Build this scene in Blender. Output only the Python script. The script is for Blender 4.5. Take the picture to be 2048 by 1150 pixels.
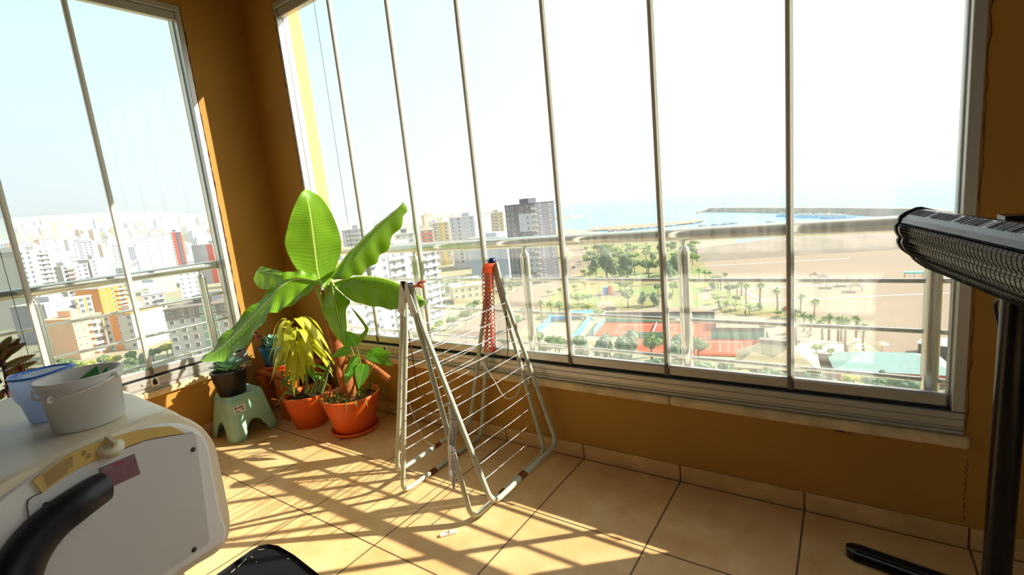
import bpy, math, random
from mathutils import Vector, Matrix, Quaternion
PI = math.pi
for o in list(bpy.data.objects): bpy.data.objects.remove(o)
SC = bpy.context.scene
COL = SC.collection

# ------------------------------------------------------------------ camera
IW, IH, FPX = 2048, 1150, 964.83
CAMZ = 1.2
YAW, PIT, ROL = .6117, -.1656, .1008
def _rot():
    cy, sy = math.cos(YAW), math.sin(YAW)
    cp, sp = math.cos(PIT), math.sin(PIT)
    cr, sr = math.cos(ROL), math.sin(ROL)
    Rw = Matrix(((cy, sy, 0), (-sy, cy, 0), (0, 0, 1)))
    B = Matrix(((1, 0, 0), (0, 0, 1), (0, -1, 0)))
    Rp = Matrix(((1, 0, 0), (0, cp, sp), (0, -sp, cp)))
    Rr = Matrix(((cr, -sr, 0), (sr, cr, 0), (0, 0, 1)))
    return Rr @ Rp @ B @ Rw
RWC = _rot()
RCW = RWC.transposed()
cam = bpy.data.cameras.new('camera')
cam.sensor_width = 36; cam.lens = 36 * FPX / IW; cam.clip_start = .02; cam.clip_end = 60000
camo = bpy.data.objects.new('camera', cam); COL.objects.link(camo)
camo.matrix_world = Matrix.Translation((0, 0, CAMZ)) @ RCW.to_4x4()
SC.camera = camo

def ray(x, y): return RCW @ Vector(((x - IW / 2) / FPX, -(y - IH / 2) / FPX, -1))
CP = Vector((0, 0, CAMZ))
def G(x, y, z=0.):
    d = ray(x, y); return CP + d * ((z - CAMZ) / d.z)
def WX(x, y, X):
    d = ray(x, y); return CP + d * (X / d.x)
def WY(x, y, Y):
    d = ray(x, y); return CP + d * (Y / d.y)
def D(x, y, dep): return CP + ray(x, y) * dep

# ------------------------------------------------------------------ world, sun, exposure
SC.view_settings.view_transform = 'Standard'
SC.view_settings.look = 'None'
SC.view_settings.gamma = 1
SC.view_settings.use_curve_mapping = False
SC.view_settings.exposure = 0.82
SUN_DIR = Vector((.773 * math.cos(.611), .634 * math.cos(.611), math.sin(.611))).normalized()
w = bpy.data.worlds.new('sky'); SC.world = w; w.use_nodes = True
nt = w.node_tree; nt.nodes.clear()
def WN(t, **k):
    n = nt.nodes.new(t)
    for a, b in k.items(): setattr(n, a, b)
    return n
out = WN('ShaderNodeOutputWorld'); bg = WN('ShaderNodeBackground')
tc = WN('ShaderNodeTexCoord')
dot = WN('ShaderNodeVectorMath', operation='DOT_PRODUCT'); dot.inputs[1].default_value = SUN_DIR
nt.links.new(tc.outputs['Generated'], dot.inputs[0])
r1 = WN('ShaderNodeValToRGB')          # colour by the angle from the sun: a bright hazy glow fading to pale blue
e = r1.color_ramp.elements
e[0].position = 0.0; e[0].color = (.52, .75, .83, 1)
e[1].position = 1.0; e[1].color = (1.5, 1.5, 1.45, 1)
m = e.new(.33); m.color = (.62, .82, .88, 1)
m = e.new(.56); m.color = (.76, .87, .89, 1)
m = e.new(.75); m.color = (.98, 1.0, 1.0, 1)
nt.links.new(dot.outputs['Value'], r1.inputs[0])
sep = WN('ShaderNodeSeparateXYZ'); nt.links.new(tc.outputs['Generated'], sep.inputs[0])
r2 = WN('ShaderNodeValToRGB')          # whiter towards the horizon
e = r2.color_ramp.elements
e[0].position = 0.0; e[0].color = (.80, .80, .80, 1)
e[1].position = .42; e[1].color = (0, 0, 0, 1)
nt.links.new(sep.outputs['Z'], r2.inputs[0])
mx = WN('ShaderNodeMixRGB', blend_type='MIX')
nt.links.new(r2.outputs[0], mx.inputs[0]); nt.links.new(r1.outputs[0], mx.inputs[1]); mx.inputs[2].default_value = (.74, .79, .83, 1)
nt.links.new(mx.outputs[0], bg.inputs[0]); bg.inputs[1].default_value = .79
nt.links.new(bg.outputs[0], out.inputs[0])
sun = bpy.data.lights.new('sun', 'SUN'); sun.energy = 7.6; sun.angle = .009; sun.color = (1, .95, .86)
suno = bpy.data.objects.new('sun', sun); COL.objects.link(suno); suno.location = SUN_DIR * 30
suno.rotation_euler = SUN_DIR.to_track_quat('Z', 'Y').to_euler()
SC.cycles.max_bounces = 10; SC.cycles.transparent_max_bounces = 24; SC.cycles.diffuse_bounces = 4
SC.cycles.caustics_reflective = False; SC.cycles.caustics_refractive = False
SC.cycles.volume_bounces = 0
SC.cycles.sample_clamp_indirect = 6

# ------------------------------------------------------------------ materials
MATS = {}
def lin(c):
    if isinstance(c, str):
        c = [int(c[i:i + 2], 16) / 255 for i in (0, 2, 4)]
    return tuple((v / 12.92 if v <= .04045 else ((v + .055) / 1.055) ** 2.4) for v in c)
def mat(name, c, rough=.6, metal=0., var=0., vscale=8., bump=0., bscale=60., trans=0., tcol=None, dark=None, spec=.5, alpha=1.):
    if name in MATS: return MATS[name]
    m = bpy.data.materials.new(name); m.use_nodes = True
    n = m.node_tree; b = n.nodes['Principled BSDF']
    col = lin(c)
    b.inputs['Base Color'].default_value = (*col, 1)
    b.inputs['Roughness'].default_value = rough; b.inputs['Metallic'].default_value = metal
    b.inputs['Specular IOR Level'].default_value = spec
    if alpha < 1: b.inputs['Alpha'].default_value = alpha
    cs = None
    if var or dark:
        t = n.nodes.new('ShaderNodeTexCoord'); z = n.nodes.new('ShaderNodeTexNoise')
        z.inputs['Scale'].default_value = vscale; z.inputs['Detail'].default_value = 6
        n.links.new(t.outputs['Object'], z.inputs['Vector'])
        rp = n.nodes.new('ShaderNodeValToRGB'); rp.color_ramp.elements[0].position = .32; rp.color_ramp.elements[1].position = .68
        dk = lin(dark) if dark else tuple(v * (1 - var) for v in col)
        rp.color_ramp.elements[0].color = (*dk, 1); rp.color_ramp.elements[1].color = (*[min(1, v * (1 + var * .5)) for v in col], 1)
        n.links.new(z.outputs['Fac'], rp.inputs[0]); n.links.new(rp.outputs[0], b.inputs['Base Color']); cs = rp.outputs[0]
    if bump:
        t = n.nodes.new('ShaderNodeTexCoord'); z = n.nodes.new('ShaderNodeTexNoise'); z.inputs['Scale'].default_value = bscale; z.inputs['Detail'].default_value = 5
        n.links.new(t.outputs['Object'], z.inputs['Vector'])
        bp = n.nodes.new('ShaderNodeBump'); bp.inputs['Strength'].default_value = bump; bp.inputs['Distance'].default_value = .01
        n.links.new(z.outputs['Fac'], bp.inputs['Height']); n.links.new(bp.outputs[0], b.inputs['Normal'])
    if trans:
        tr = n.nodes.new('ShaderNodeBsdfTranslucent'); tr.inputs[0].default_value = (*lin(tcol or c), 1)
        ms = n.nodes.new('ShaderNodeMixShader'); ms.inputs[0].default_value = trans
        n.links.new(b.outputs[0], ms.inputs[1]); n.links.new(tr.outputs[0], ms.inputs[2])
        n.links.new(ms.outputs[0], n.nodes['Material Output'].inputs[0])
    MATS[name] = m; return m

# ------------------------------------------------------------------ mesh builder
class MB:
    def __init__(s): s.v = []; s.f = []; s.uv = {}; s.mi = []; s.cur = 0; s.sm = []
    def add(s, vs, fs, smooth=False):
        k = len(s.v); s.v += [Vector(v) for v in vs]
        for f in fs: s.f.append([i + k for i in f]); s.mi.append(s.cur); s.sm.append(smooth)
        return s
    def box(s, a, b, M=None):
        x0, y0, z0 = a; x1, y1, z1 = b
        vs = [Vector(p) for p in ((x0, y0, z0), (x1, y0, z0), (x1, y1, z0), (x0, y1, z0), (x0, y0, z1), (x1, y0, z1), (x1, y1, z1), (x0, y1, z1))]
        if M: vs = [M @ v for v in vs]
        return s.add(vs, [(0, 3, 2, 1), (4, 5, 6, 7), (0, 1, 5, 4), (1, 2, 6, 5), (2, 3, 7, 6), (3, 0, 4, 7)])
    def cbox(s, c, size, M=None):
        c = Vector(c); h = Vector(size) / 2
        if M: return s.box(-h, h, Matrix.Translation(c) @ M.to_4x4())
        return s.box(c - h, c + h)
    def rbox(s, a, b, r=.005, M=None):     # box with chamfered edges
        a = Vector(a); b = Vector(b); r = min(r, (b - a).x * .49, (b - a).y * .49, (b - a).z * .49)
        def ring(z, q):
            return [(a.x + q, a.y + r + 0, z), (a.x + r, a.y + q, z), (b.x - r, a.y + q, z), (b.x - q, a.y + r, z), (b.x - q, b.y - r, z), (b.x - r, b.y - q, z), (a.x + r, b.y - q, z), (a.x + q, b.y - r, z)]
        rings = [ring(a.z, r), ring(a.z + r, 0), ring(b.z - r, 0), ring(b.z, r)]
        vs = [Vector(p) for g in rings for p in g]
        if M: vs = [M @ v for v in vs]
        fs = [tuple(reversed(range(8))), tuple(range(24, 32))]
        for k in range(3):
            for i in range(8):
                j = (i + 1) % 8; fs.append((k * 8 + i, k * 8 + j, k * 8 + 8 + j, k * 8 + 8 + i))
        return s.add(vs, fs)
    def tube(s, pts, r, n=10, cap=True, closed=False, flat=1.):
        pts = [Vector(p) for p in pts]; N = len(pts)
        rs = r if isinstance(r, (list, tuple)) else [r] * N
        tang = []
        for i in range(N):
            a = pts[(i - 1) % N] if (closed or i) else pts[i]; b = pts[(i + 1) % N] if (closed or i < N - 1) else pts[i]
            t = (b - a); tang.append(t.normalized() if t.length > 1e-9 else Vector((0, 0, 1)))
        t0 = tang[0]; up = Vector((0, 0, 1)) if abs(t0.z) < .9 else Vector((1, 0, 0))
        nrm = t0.cross(up).normalized(); vs = []
        for i in range(N):
            nrm = (nrm - tang[i] * nrm.dot(tang[i])).normalized(); bi = tang[i].cross(nrm)
            for k in range(n):
                a = 2 * PI * k / n
                vs.append(pts[i] + (nrm * math.cos(a) + bi * math.sin(a) * flat) * rs[i])
        fs = []
        for i in range(N if closed else N - 1):
            j = (i + 1) % N
            for k in range(n):
                l = (k + 1) % n; fs.append((i * n + k, i * n + l, j * n + l, j * n + k))
        s.add(vs, fs, True)
        if cap and not closed:
            s.add(vs[:n], [tuple(reversed(range(n)))]); s.add(vs[-n:], [tuple(range(n))])
        return s
    def lathe(s, prof, c=(0, 0, 0), n=32, M=None, sm=True, closed=False):    # prof: list of (r, z)
        vs = []
        for r, z in prof:
            for k in range(n):
                a = 2 * PI * k / n; vs.append(Vector((r * math.cos(a), r * math.sin(a), z)))
        if M: vs = [M @ v for v in vs]
        c = Vector(c); vs = [v + c for v in vs]; fs = []
        for i in range(len(prof) - 1):
            for k in range(n):
                l = (k + 1) % n; fs.append((i * n + k, i * n + l, i * n + n + l, i * n + n + k))
        s.add(vs, fs, sm)
        if not closed:
            if prof[0][0] > 1e-6: s.add(vs[:n], [tuple(reversed(range(n)))])
            if prof[-1][0] > 1e-6: s.add(vs[-n:], [tuple(range(n))])
        return s
    def prism(s, poly, ext):       # poly of 3D points, extruded by vector ext
        poly = [Vector(p) for p in poly]; n = len(poly); ext = Vector(ext)
        vs = poly + [p + ext for p in poly]
        fs = [tuple(range(n)), tuple(reversed(range(n, 2 * n)))] + [(i, i + n, (i + 1) % n + n, (i + 1) % n) for i in range(n)]
        return s.add(vs, fs)
    def blob(s, c, r, sub=2, jit=0., seed=0, sq=(1, 1, 1)):
        import bmesh
        bm = bmesh.new(); bmesh.ops.create_icosphere(bm, subdivisions=sub, radius=1)
        rn = random.Random(seed); c = Vector(c)
        vs = []
        for v in bm.verts:
            k = r * (1 + rn.uniform(-jit, jit)); vs.append(c + Vector((v.co.x * sq[0], v.co.y * sq[1], v.co.z * sq[2])) * k)
        fs = [[v.index for v in f.verts] for f in bm.faces]; bm.free()
        return s.add(vs, fs, True)
    def grid(s, rows, smooth=True, uv=True):      # rows of points -> surface
        k = len(s.v); m = len(rows[0]); n = len(rows)
        vs = [p for r in rows for p in r]; fs = []
        for i in range(n - 1):
            for j in range(m - 1): fs.append((i * m + j, i * m + j + 1, i * m + m + j + 1, i * m + m + j))
        s.add(vs, fs, smooth)
        if uv:
            for i in range(n):
                for j in range(m): s.uv[k + i * m + j] = (j / (m - 1), i / (n - 1))
        return s
ORG = {}
def build(name, mb, m, parent=None, loc=None, fix=True):
    me = bpy.data.meshes.new(name)
    if parent is not None: org = ORG[parent.name]
    elif loc is not None: org = Vector(loc)
    else:
        n = max(1, len(mb.v)); org = Vector((sum(v.x for v in mb.v) / n, sum(v.y for v in mb.v) / n, min(v.z for v in mb.v)))
    me.from_pydata([v - org for v in mb.v], [], mb.f)
    for q in (m if isinstance(m, (list, tuple)) else [m]): me.materials.append(q)
    for p, i, sm in zip(me.polygons, mb.mi, mb.sm): p.material_index = i; p.use_smooth = sm
    if mb.uv:
        ul = me.uv_layers.new(name='uv')
        for l in me.loops: ul.data[l.index].uv = mb.uv.get(l.vertex_index, (0, 0))
    if fix:
        import bmesh
        bm = bmesh.new(); bm.from_mesh(me); bmesh.ops.recalc_face_normals(bm, faces=bm.faces); bm.to_mesh(me); bm.free()
    me.update()
    o = bpy.data.objects.new(name, me); COL.objects.link(o)
    ORG[o.name] = org
    if parent is not None: o.parent = parent
    else: o.location = org
    return o
def tag(o, label=None, cat=None, group=None, kind=None):
    if label: o['label'] = label
    if cat: o['category'] = cat
    if group: o['group'] = group
    if kind: o['kind'] = kind
    return o
def thing(name, loc, label, cat, group=None, kind=None):
    o = bpy.data.objects.new(name, None); COL.objects.link(o); o.location = loc; o.empty_display_size = .05
    ORG[o.name] = Vector(loc)
    return tag(o, label, cat, group, kind)
def copy_tree(o, parent=None):
    c = o.copy(); COL.objects.link(c); ORG[c.name] = ORG.get(o.name, Vector())
    if parent is not None: c.parent = parent
    for ch in list(o.children): copy_tree(ch, c)
    return c
def cr(pts, n=8, closed=False):       # Catmull-Rom through points (any tuples)
    pts = [tuple(p) for p in pts]; N = len(pts); outp = []
    rng = range(N if closed else N - 1)
    for i in rng:
        p0 = pts[(i - 1) % N] if (closed or i) else pts[0]; p1 = pts[i]; p2 = pts[(i + 1) % N]; p3 = pts[(i + 2) % N] if (closed or i + 2 < N) else pts[-1]
        for k in range(n):
            t = k / n
            outp.append(tuple(.5 * (2 * b + (c - a) * t + (2 * a - 5 * b + 4 * c - d) * t * t + (3 * b - a - 3 * c + d) * t ** 3) for a, b, c, d in zip(p0, p1, p2, p3)))
    if not closed: outp.append(pts[-1])
    return outp
def fillet(pts, r, n=5):             # round the inner corners of a polyline
    pts = [Vector(p) for p in pts]; o = [pts[0]]
    for i in range(1, len(pts) - 1):
        a = (pts[i - 1] - pts[i]); b = (pts[i + 1] - pts[i]); q = min(r, a.length * .45, b.length * .45)
        s0 = pts[i] + a.normalized() * q; s1 = pts[i] + b.normalized() * q
        for k in range(n + 1):
            t = k / n; o.append(s0 * (1 - t) ** 2 + pts[i] * 2 * t * (1 - t) + s1 * t * t)
    o.append(pts[-1]); return o

# ================================================================== ROOM
YR, XL = 1.88, -3.242              # inner faces of the right and the left window walls
YO, XO = 2.05, -3.412              # their outer faces
ZS, ZT, ZC = .335, 2.55, 2.76      # parapet top, lintel, ceiling
WX0, WX1 = -2.864, .308            # right window opening
WY0, WY1 = -.62, 1.515             # left window opening
M_wall = mat('ochre wall paint', 'B5822F', .75, var=.10, vscale=2.2, bump=.18, bscale=160)
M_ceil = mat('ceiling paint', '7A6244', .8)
M_alu = mat('brushed aluminium', 'C9C6BF', .38, .55, bump=.02)
M_alud = mat('grey aluminium profile', 'CFC9BA', .4, .1)
M_white = mat('white gasket', 'F2F1EC', .5)
M_black = mat('black rubber gap', '1A1614', .6)
M_marble = mat('cream marble', 'E2C795', .4, var=.25, vscale=14)
M_steel = mat('stainless steel', 'D9D6CC', .22, 1.)
M_rust = mat('rust', '7A3A14', .9, var=.5, vscale=40)
M_dirt = mat('brown cracked sealant', '5A2C0E', .9, var=.5, vscale=30)

def glass_mat(name, tint, dust):
    m = bpy.data.materials.new(name); m.use_nodes = True; n = m.node_tree; n.nodes.clear()
    o = n.nodes.new('ShaderNodeOutputMaterial'); t = n.nodes.new('ShaderNodeBsdfTransparent'); t.inputs[0].default_value = (*tint, 1)
    g = n.nodes.new('ShaderNodeBsdfGlossy'); g.inputs['Roughness'].default_value = .01
    lw = n.nodes.new('ShaderNodeLayerWeight'); lw.inputs[0].default_value = .5; pw = n.nodes.new('ShaderNodeMath'); pw.operation = 'POWER'; n.links.new(lw.outputs['Facing'], pw.inputs[0]); pw.inputs[1].default_value = 5; f = n.nodes.new('ShaderNodeMath'); f.operation = 'MULTIPLY_ADD'; n.links.new(pw.outputs[0], f.inputs[0]); f.inputs[1].default_value = .6; f.inputs[2].default_value = .02
    a = n.nodes.new('ShaderNodeMixShader'); n.links.new(f.outputs[0], a.inputs[0]); n.links.new(t.outputs[0], a.inputs[1]); n.links.new(g.outputs[0], a.inputs[2])
    # thin film of dust, thicker along the bottom edge
    tc = n.nodes.new('ShaderNodeTexCoord'); sp = n.nodes.new('ShaderNodeSeparateXYZ'); n.links.new(tc.outputs['Object'], sp.inputs[0])
    mr = n.nodes.new('ShaderNodeMapRange'); mr.inputs[1].default_value = .5; mr.inputs[2].default_value = .95; mr.inputs[3].default_value = dust; mr.inputs[4].default_value = .004
    n.links.new(sp.outputs['Z'], mr.inputs[0])
    nz = n.nodes.new('ShaderNodeTexNoise'); nz.inputs['Scale'].default_value = 60; mp = n.nodes.new('ShaderNodeMapping'); mp.inputs['Scale'].default_value = (1, 1, .12)
    n.links.new(tc.outputs['Object'], mp.inputs[0]); n.links.new(mp.outputs[0], nz.inputs['Vector'])
    mu = n.nodes.new('ShaderNodeMath'); mu.operation = 'MULTIPLY'; n.links.new(mr.outputs[0], mu.inputs[0]); n.links.new(nz.outputs['Fac'], mu.inputs[1])
    tl = n.nodes.new('ShaderNodeBsdfTranslucent'); tl.inputs[0].default_value = (.9, .87, .78, 1)
    b = n.nodes.new('ShaderNodeMixShader'); n.links.new(mu.outputs[0], b.inputs[0]); n.links.new(a.outputs[0], b.inputs[1]); n.links.new(tl.outputs[0], b.inputs[2])
    n.links.new(b.outputs[0], o.inputs[0]); return m
M_glass = glass_mat('window glass', (.97, .985, .98), .16)
M_glass2 = glass_mat('dusty tinted glass', (.80, .83, .82), .12)

def floor_mat():
    m = bpy.data.materials.new('beige ceramic floor tiles'); m.use_nodes = True; n = m.node_tree; b = n.nodes['Principled BSDF']
    tc = n.nodes.new('ShaderNodeTexCoord'); sp = n.nodes.new('ShaderNodeSeparateXYZ'); n.links.new(tc.outputs['Object'], sp.inputs[0])
    def M(op, a, v, c=None):
        q = n.nodes.new('ShaderNodeMath'); q.operation = op
        for i, s in enumerate((a, v)):
            if hasattr(s, 'links'): n.links.new(s, q.inputs[i])
            elif s is not None: q.inputs[i].default_value = s
        return q.outputs[0]
    def line(axis, off, T):
        a = M('ADD', sp.outputs[axis], off); a = M('DIVIDE', a, T); a = M('FRACT', a, None); a = M('SUBTRACT', a, .5); a = M('ABSOLUTE', a, None)
        return M('GREATER_THAN', a, .5 - .0032 / T)
    lx = line('X', .109 + 20 * .445, .445); ly = line('Y', -1.428 + 20 * .438, .438)
    g = M('MAXIMUM', lx, ly)
    nz = n.nodes.new('ShaderNodeTexNoise'); nz.inputs['Scale'].default_value = 5.5; nz.inputs['Detail'].default_value = 9; nz.inputs['Roughness'].default_value = .65
    n.links.new(tc.outputs['Object'], nz.inputs['Vector'])
    rp = n.nodes.new('ShaderNodeValToRGB'); rp.color_ramp.elements[0].position = .3; rp.color_ramp.elements[1].position = .72
    rp.color_ramp.elements[0].color = (*lin('D8A468'), 1); rp.color_ramp.elements[1].color = (*lin('EEC88E'), 1)
    n.links.new(nz.outputs['Fac'], rp.inputs[0])
    n2 = n.nodes.new('ShaderNodeTexNoise'); n2.inputs['Scale'].default_value = 3.2; n2.inputs['Detail'].default_value = 3; n.links.new(tc.outputs['Object'], n2.inputs['Vector'])
    r2 = n.nodes.new('ShaderNodeValToRGB'); r2.color_ramp.elements[0].position = .74; r2.color_ramp.elements[1].position = .78; r2.color_ramp.elements[0].color = (0, 0, 0, 1)
    n.links.new(n2.outputs['Fac'], r2.inputs[0])
    m1 = n.nodes.new('ShaderNodeMixRGB'); n.links.new(r2.outputs[0], m1.inputs[0]); n.links.new(rp.outputs[0], m1.inputs[1]); m1.inputs[2].default_value = (*lin('E09A3A'), 1)
    m2 = n.nodes.new('ShaderNodeMixRGB'); n.links.new(g, m2.inputs[0]); n.links.new(m1.outputs[0], m2.inputs[1]); m2.inputs[2].default_value = (*lin('6E5236'), 1)
    n.links.new(m2.outputs[0], b.inputs['Base Color']); b.inputs['Roughness'].default_value = .42; b.inputs['Specular IOR Level'].default_value = .35
    bp = n.nodes.new('ShaderNodeBump'); bp.inputs['Strength'].default_value = .25; bp.inputs['Distance'].default_value = .004; bp.invert = True
    n.links.new(g, bp.inputs['Height']); n.links.new(bp.outputs[0], b.inputs['Normal'])
    return m
M_floor = floor_mat()
XE, YB = 2.4, -1.7
def struct(name, mb, m, loc=(0, 0, 0)): return tag(build(name, mb, m, loc=loc), kind='structure')
struct('floor', MB().box((XO, YB - .15, -.2), (XE + .15, YO, 0)), M_floor)
struct('ceiling', MB().box((XO, YB - .15, ZC), (XE + .15, YO, ZC + .2)), M_ceil)
b = MB()
M_fac = mat('yellow facade paint', 'E2BE6E', .8, var=.06, vscale=2)
YM = 1.962
for ya, yb in ((YR, YM), (YM, YO)):
    b.cur = int(ya > YR)
    b.box((XO, ya, -.2), (XE, yb, ZS)).box((XO, ya, ZT if ya == YR else 2.735), (XE, yb, ZC)).box((XO, ya, ZS), (WX0, yb, ZT if ya == YR else 2.735)).box((WX1, ya, ZS), (XE, yb, ZT if ya == YR else 2.735))
struct('wall_right', b, [M_wall, M_fac])
b = MB()
XM = -3.324
for xa, xb in ((XM, XL), (XO, XM)):
    b.cur = int(xb < XL)
    b.box((xa, YB, -.2), (xb, YR, ZS)).box((xa, YB, ZT), (xb, YR, ZC)).box((xa, WY1, ZS), (xb, YR, ZT)).box((xa, YB, ZS), (xb, WY0, ZT))
struct('wall_left', b, [M_wall, M_fac])
M_house = mat('brown house wall', '4A3A2C', .85)
struct('wall_back', MB().box((XL, YB - .15, 0), (XE, YB, ZC)), M_house)
EY0, EY1 = -1.6, .30              # unseen window added behind the camera's right shoulder to light the machine's front
b = MB(); b.box((XE, YB, 0), (XE + .15, YO, ZS)).box((XE, YB, ZT), (XE + .15, YO, ZC)).box((XE, YB, ZS), (XE + .15, EY0, ZT)).box((XE, EY1, ZS), (XE + .15, YO, ZT))
struct('wall_end', b, M_house)
# tile skirting: one joint every tile
b = MB()
xs = [-3.23] + [-.109 - .445 * k for k in range(6, -1, -1)] + [.334, .78, 1.2, 1.65, 2.1, 2.39]
for x0, x1 in zip(xs, xs[1:]): b.rbox((x0 + .0025, YR - .009, 0.0005), (x1 - .0025, YR - .0003, .07), .003)
struct('baseboard_right', b, mat('skirting tile', 'D9AC70', .45, var=.2, vscale=9))
b = MB()
ys = [-1.68 + .445 * k for k in range(9)]
for y0, y1 in zip(ys, ys[1:]): b.rbox((XL + .0003, y0 + .0025, .0005), (XL + .009, min(y1, 1.868) - .0025, .07), .003)
struct('baseboard_left', b, MATS['skirting tile'])

# ------------------------------------------------------------------ windows
def window(n, P, u0, u1, mull, logos, lock_u, tinted=()):
    """P(u, w, z): u along the wall, w towards the room from the wall face; bottom .375, glass from .50 to 2.50"""
    win = thing('window_%d' % n, P((u0 + u1) / 2, 0, ZS), None, None, kind='structure')
    def pb(mb, ua, ub, wa, wb, za, zb, r=0.):
        a = P(ua, wa, za); c = P(ub, wb, zb); lo = [min(p, q) for p, q in zip(a, c)]; hi = [max(p, q) for p, q in zip(a, c)]
        return mb.rbox(lo, hi, r) if r else mb.box(lo, hi)
    # marble sill
    sl = MB(); cut = [u0 - .012] + [u0 + (u1 - u0) * f for f in (.23, .51, .72)] + [u1 + .012]
    for a, c in zip(cut, cut[1:]): pb(sl, a + .0008, c - .0008, .022, -.15, ZS + .001, .374, .006)
    build('sill', sl, M_marble, win)
    # bottom track: lower lip with grooves, plain face, top ledge
    t = MB(); pb(t, u0, u1, .004, -.10, .375, .386, .002); pb(t, u0, u1, -.002, -.10, .387, .391); pb(t, u0, u1, .002, -.10, .392, .397, .001)
    pb(t, u0, u1, .006, -.10, .399, .424, .002); pb(t, u0, u1, .0075, -.10, .425, .446, .002)
    build('bottom_track', t, M_alu, win)
    build('track_gap', pb(MB(), u0 + .03, u1 - .03, -.006, -.06, .447, .4535), M_black, win)
    t = MB(); pb(t, u0, u1, .008, -.10, 2.515, ZT - .001, .002); pb(t, u0 + .02, u1 - .02, -.005, -.04, 2.465, 2.513, .003)
    build('top_track', t, M_alu, win)
    for (ua, ub, s) in ((u0, u0 + .015, 1), (u1 - .03, u1, -1)):
        t = MB(); pb(t, ua, ub, .004, -.035, .448, 2.514, .002)
        um = (ua + ub) / 2
        pb(t, min(um, um + s * .022), max(um, um + s * (.008 if s > 0 else .022)), -.036, -.075, .448, 2.514, .002)
        build('jamb', t, M_alu, win)
    edges = [u0 + .018] + mull + [u1 - .034]
    for k, (ua, ub) in enumerate(zip(edges, edges[1:])):
        g = build('glass_panel', pb(MB(), ua + .002, ub - .002, -.021, -.027, .50, 2.468), M_glass2 if k in tinted else M_glass, win)
        r = MB(); pb(r, ua + .004, ub - .004, -.008, -.036, .4545, .497, .006); build('panel_rail', r, M_alu, g)
        if k:
            e = MB(); pb(e, ua - .013, ua + .001, -.012, -.036, .502, 2.466, .003); build('edge_profile', e, M_alud, g)
            e = MB(); pb(e, ua + .001, ua + .010, -.014, -.032, .502, 2.466, .002); build('seal_strip', e, mat('clear edge seal', 'F4F4EE', .3, trans=.6), g)
            e = MB(); pb(e, ua - .011, ua + .008, -.004, -.041, .4546, .503, .002); build('end_cap', e, mat('grey plastic cap', '6E6557', .5), g)
        if k in logos:       # small white maker's mark printed low on the pane
            lu = ua + logos[k]; d = MB()
            arc = [P(lu + .022 * math.cos(a), -.0195, .527 + .014 * math.sin(a)) for a in [PI * j / 10 for j in range(11)]]
            d.tube(arc, .0012, 4, flat=.3)
            rn = random.Random(5)
            for j in range(9): pb(d, lu - .021 + j * .0047, lu - .0175 + j * .0047, -.0203, -.0192, .522, .522 + .006 + .002 * (j % 2))
            for j in range(2): pb(d, lu - .014 + j * .002, lu + .014 - j * .003, -.0203, -.0192, .517 - j * .004, .519 - j * .004)
            build('printed_mark', d, M_white, g)
    if lock_u is not None:
        b = MB(); pb(b, lock_u - .020, lock_u + .02, .010, .0, .396, .444, .002); lk = build('lock_plate', b, M_white, win)
        b = MB(); pb(b, lock_u - .012, lock_u + .010, .0115, .009, .404, .430); pb(b, lock_u - .006, lock_u + .003, .0115, .009, .430, .440); build('lock_slot', b, M_black, lk)
        b = MB(); pb(b, lock_u - .065, lock_u - .05, .014, .006, .418, .428, .003); build('lock_button', b, M_alud, win)
    return win
mull_r = [-2.376, -1.928, -1.482, -1.037, -.592, -.152]
window(1, lambda u, w, z: (u, YR - w, z), WX0, WX1, mull_r, {1: .06, 3: .07, 4: .05, 5: .05, 6: .07}, -2.30)
window(2, lambda u, w, z: (XL + w, u, z), WY0, WY1, [-.22, .17, .575, .985], {4: .2}, .985, tinted=(0, 1, 2))

window(3, lambda u, w, z: (XE - w, u, z), EY0, EY1, [-1.12, -.65, -.18], {}, None)  # added out of view as a light source for the grey front panel

# cracked brown sealant along the jambs
rn = random.Random(3)
def crack(n, fn, z0, z1, w, seed):
    r = random.Random(seed); b = MB(); pts = []
    k = 70
    for i in range(k + 1):
        z = z0 + (z1 - z0) * i / k; pts.append((fn(r.uniform(-.003, .003), z), w * r.uniform(.2, 1.3)))
    b.tube([p for p, q in pts], [q for p, q in pts], 5)
    tag(build('trim_%d' % n, b, M_dirt), kind='structure')
crack(1, lambda j, z: (WX0 - .004 + j, YR - .0005, z), .9, 2.55, .0042, 1)
crack(2, lambda j, z: (XL + .0005, WY1 + .004 + j, z), .5, 2.55, .0042, 2)
crack(3, lambda j, z: (WX1 + .006 + j, YR - .0005, z), .36, 2.5, .0011, 4)
crack(4, lambda j, z: (WX1 + .012 + j, YR - .0002, z), .09, .30, .0010, 5)

for n, (x0, x1, y, w_) in enumerate(((1668, 1690, 862, .006), (1695, 1703, 866, .004))):      # chipped paint under the sill
    b = MB(); b.tube([WY(x0, y - 2, YR - .0006), WY((x0 + x1) / 2, y, YR - .0006), WY(x1, y + 2, YR - .0006)], w_, 6, flat=.15); tag(build('trim_%d' % (5 + n), b, M_black if n == 0 else M_dirt), kind='structure')

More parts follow.
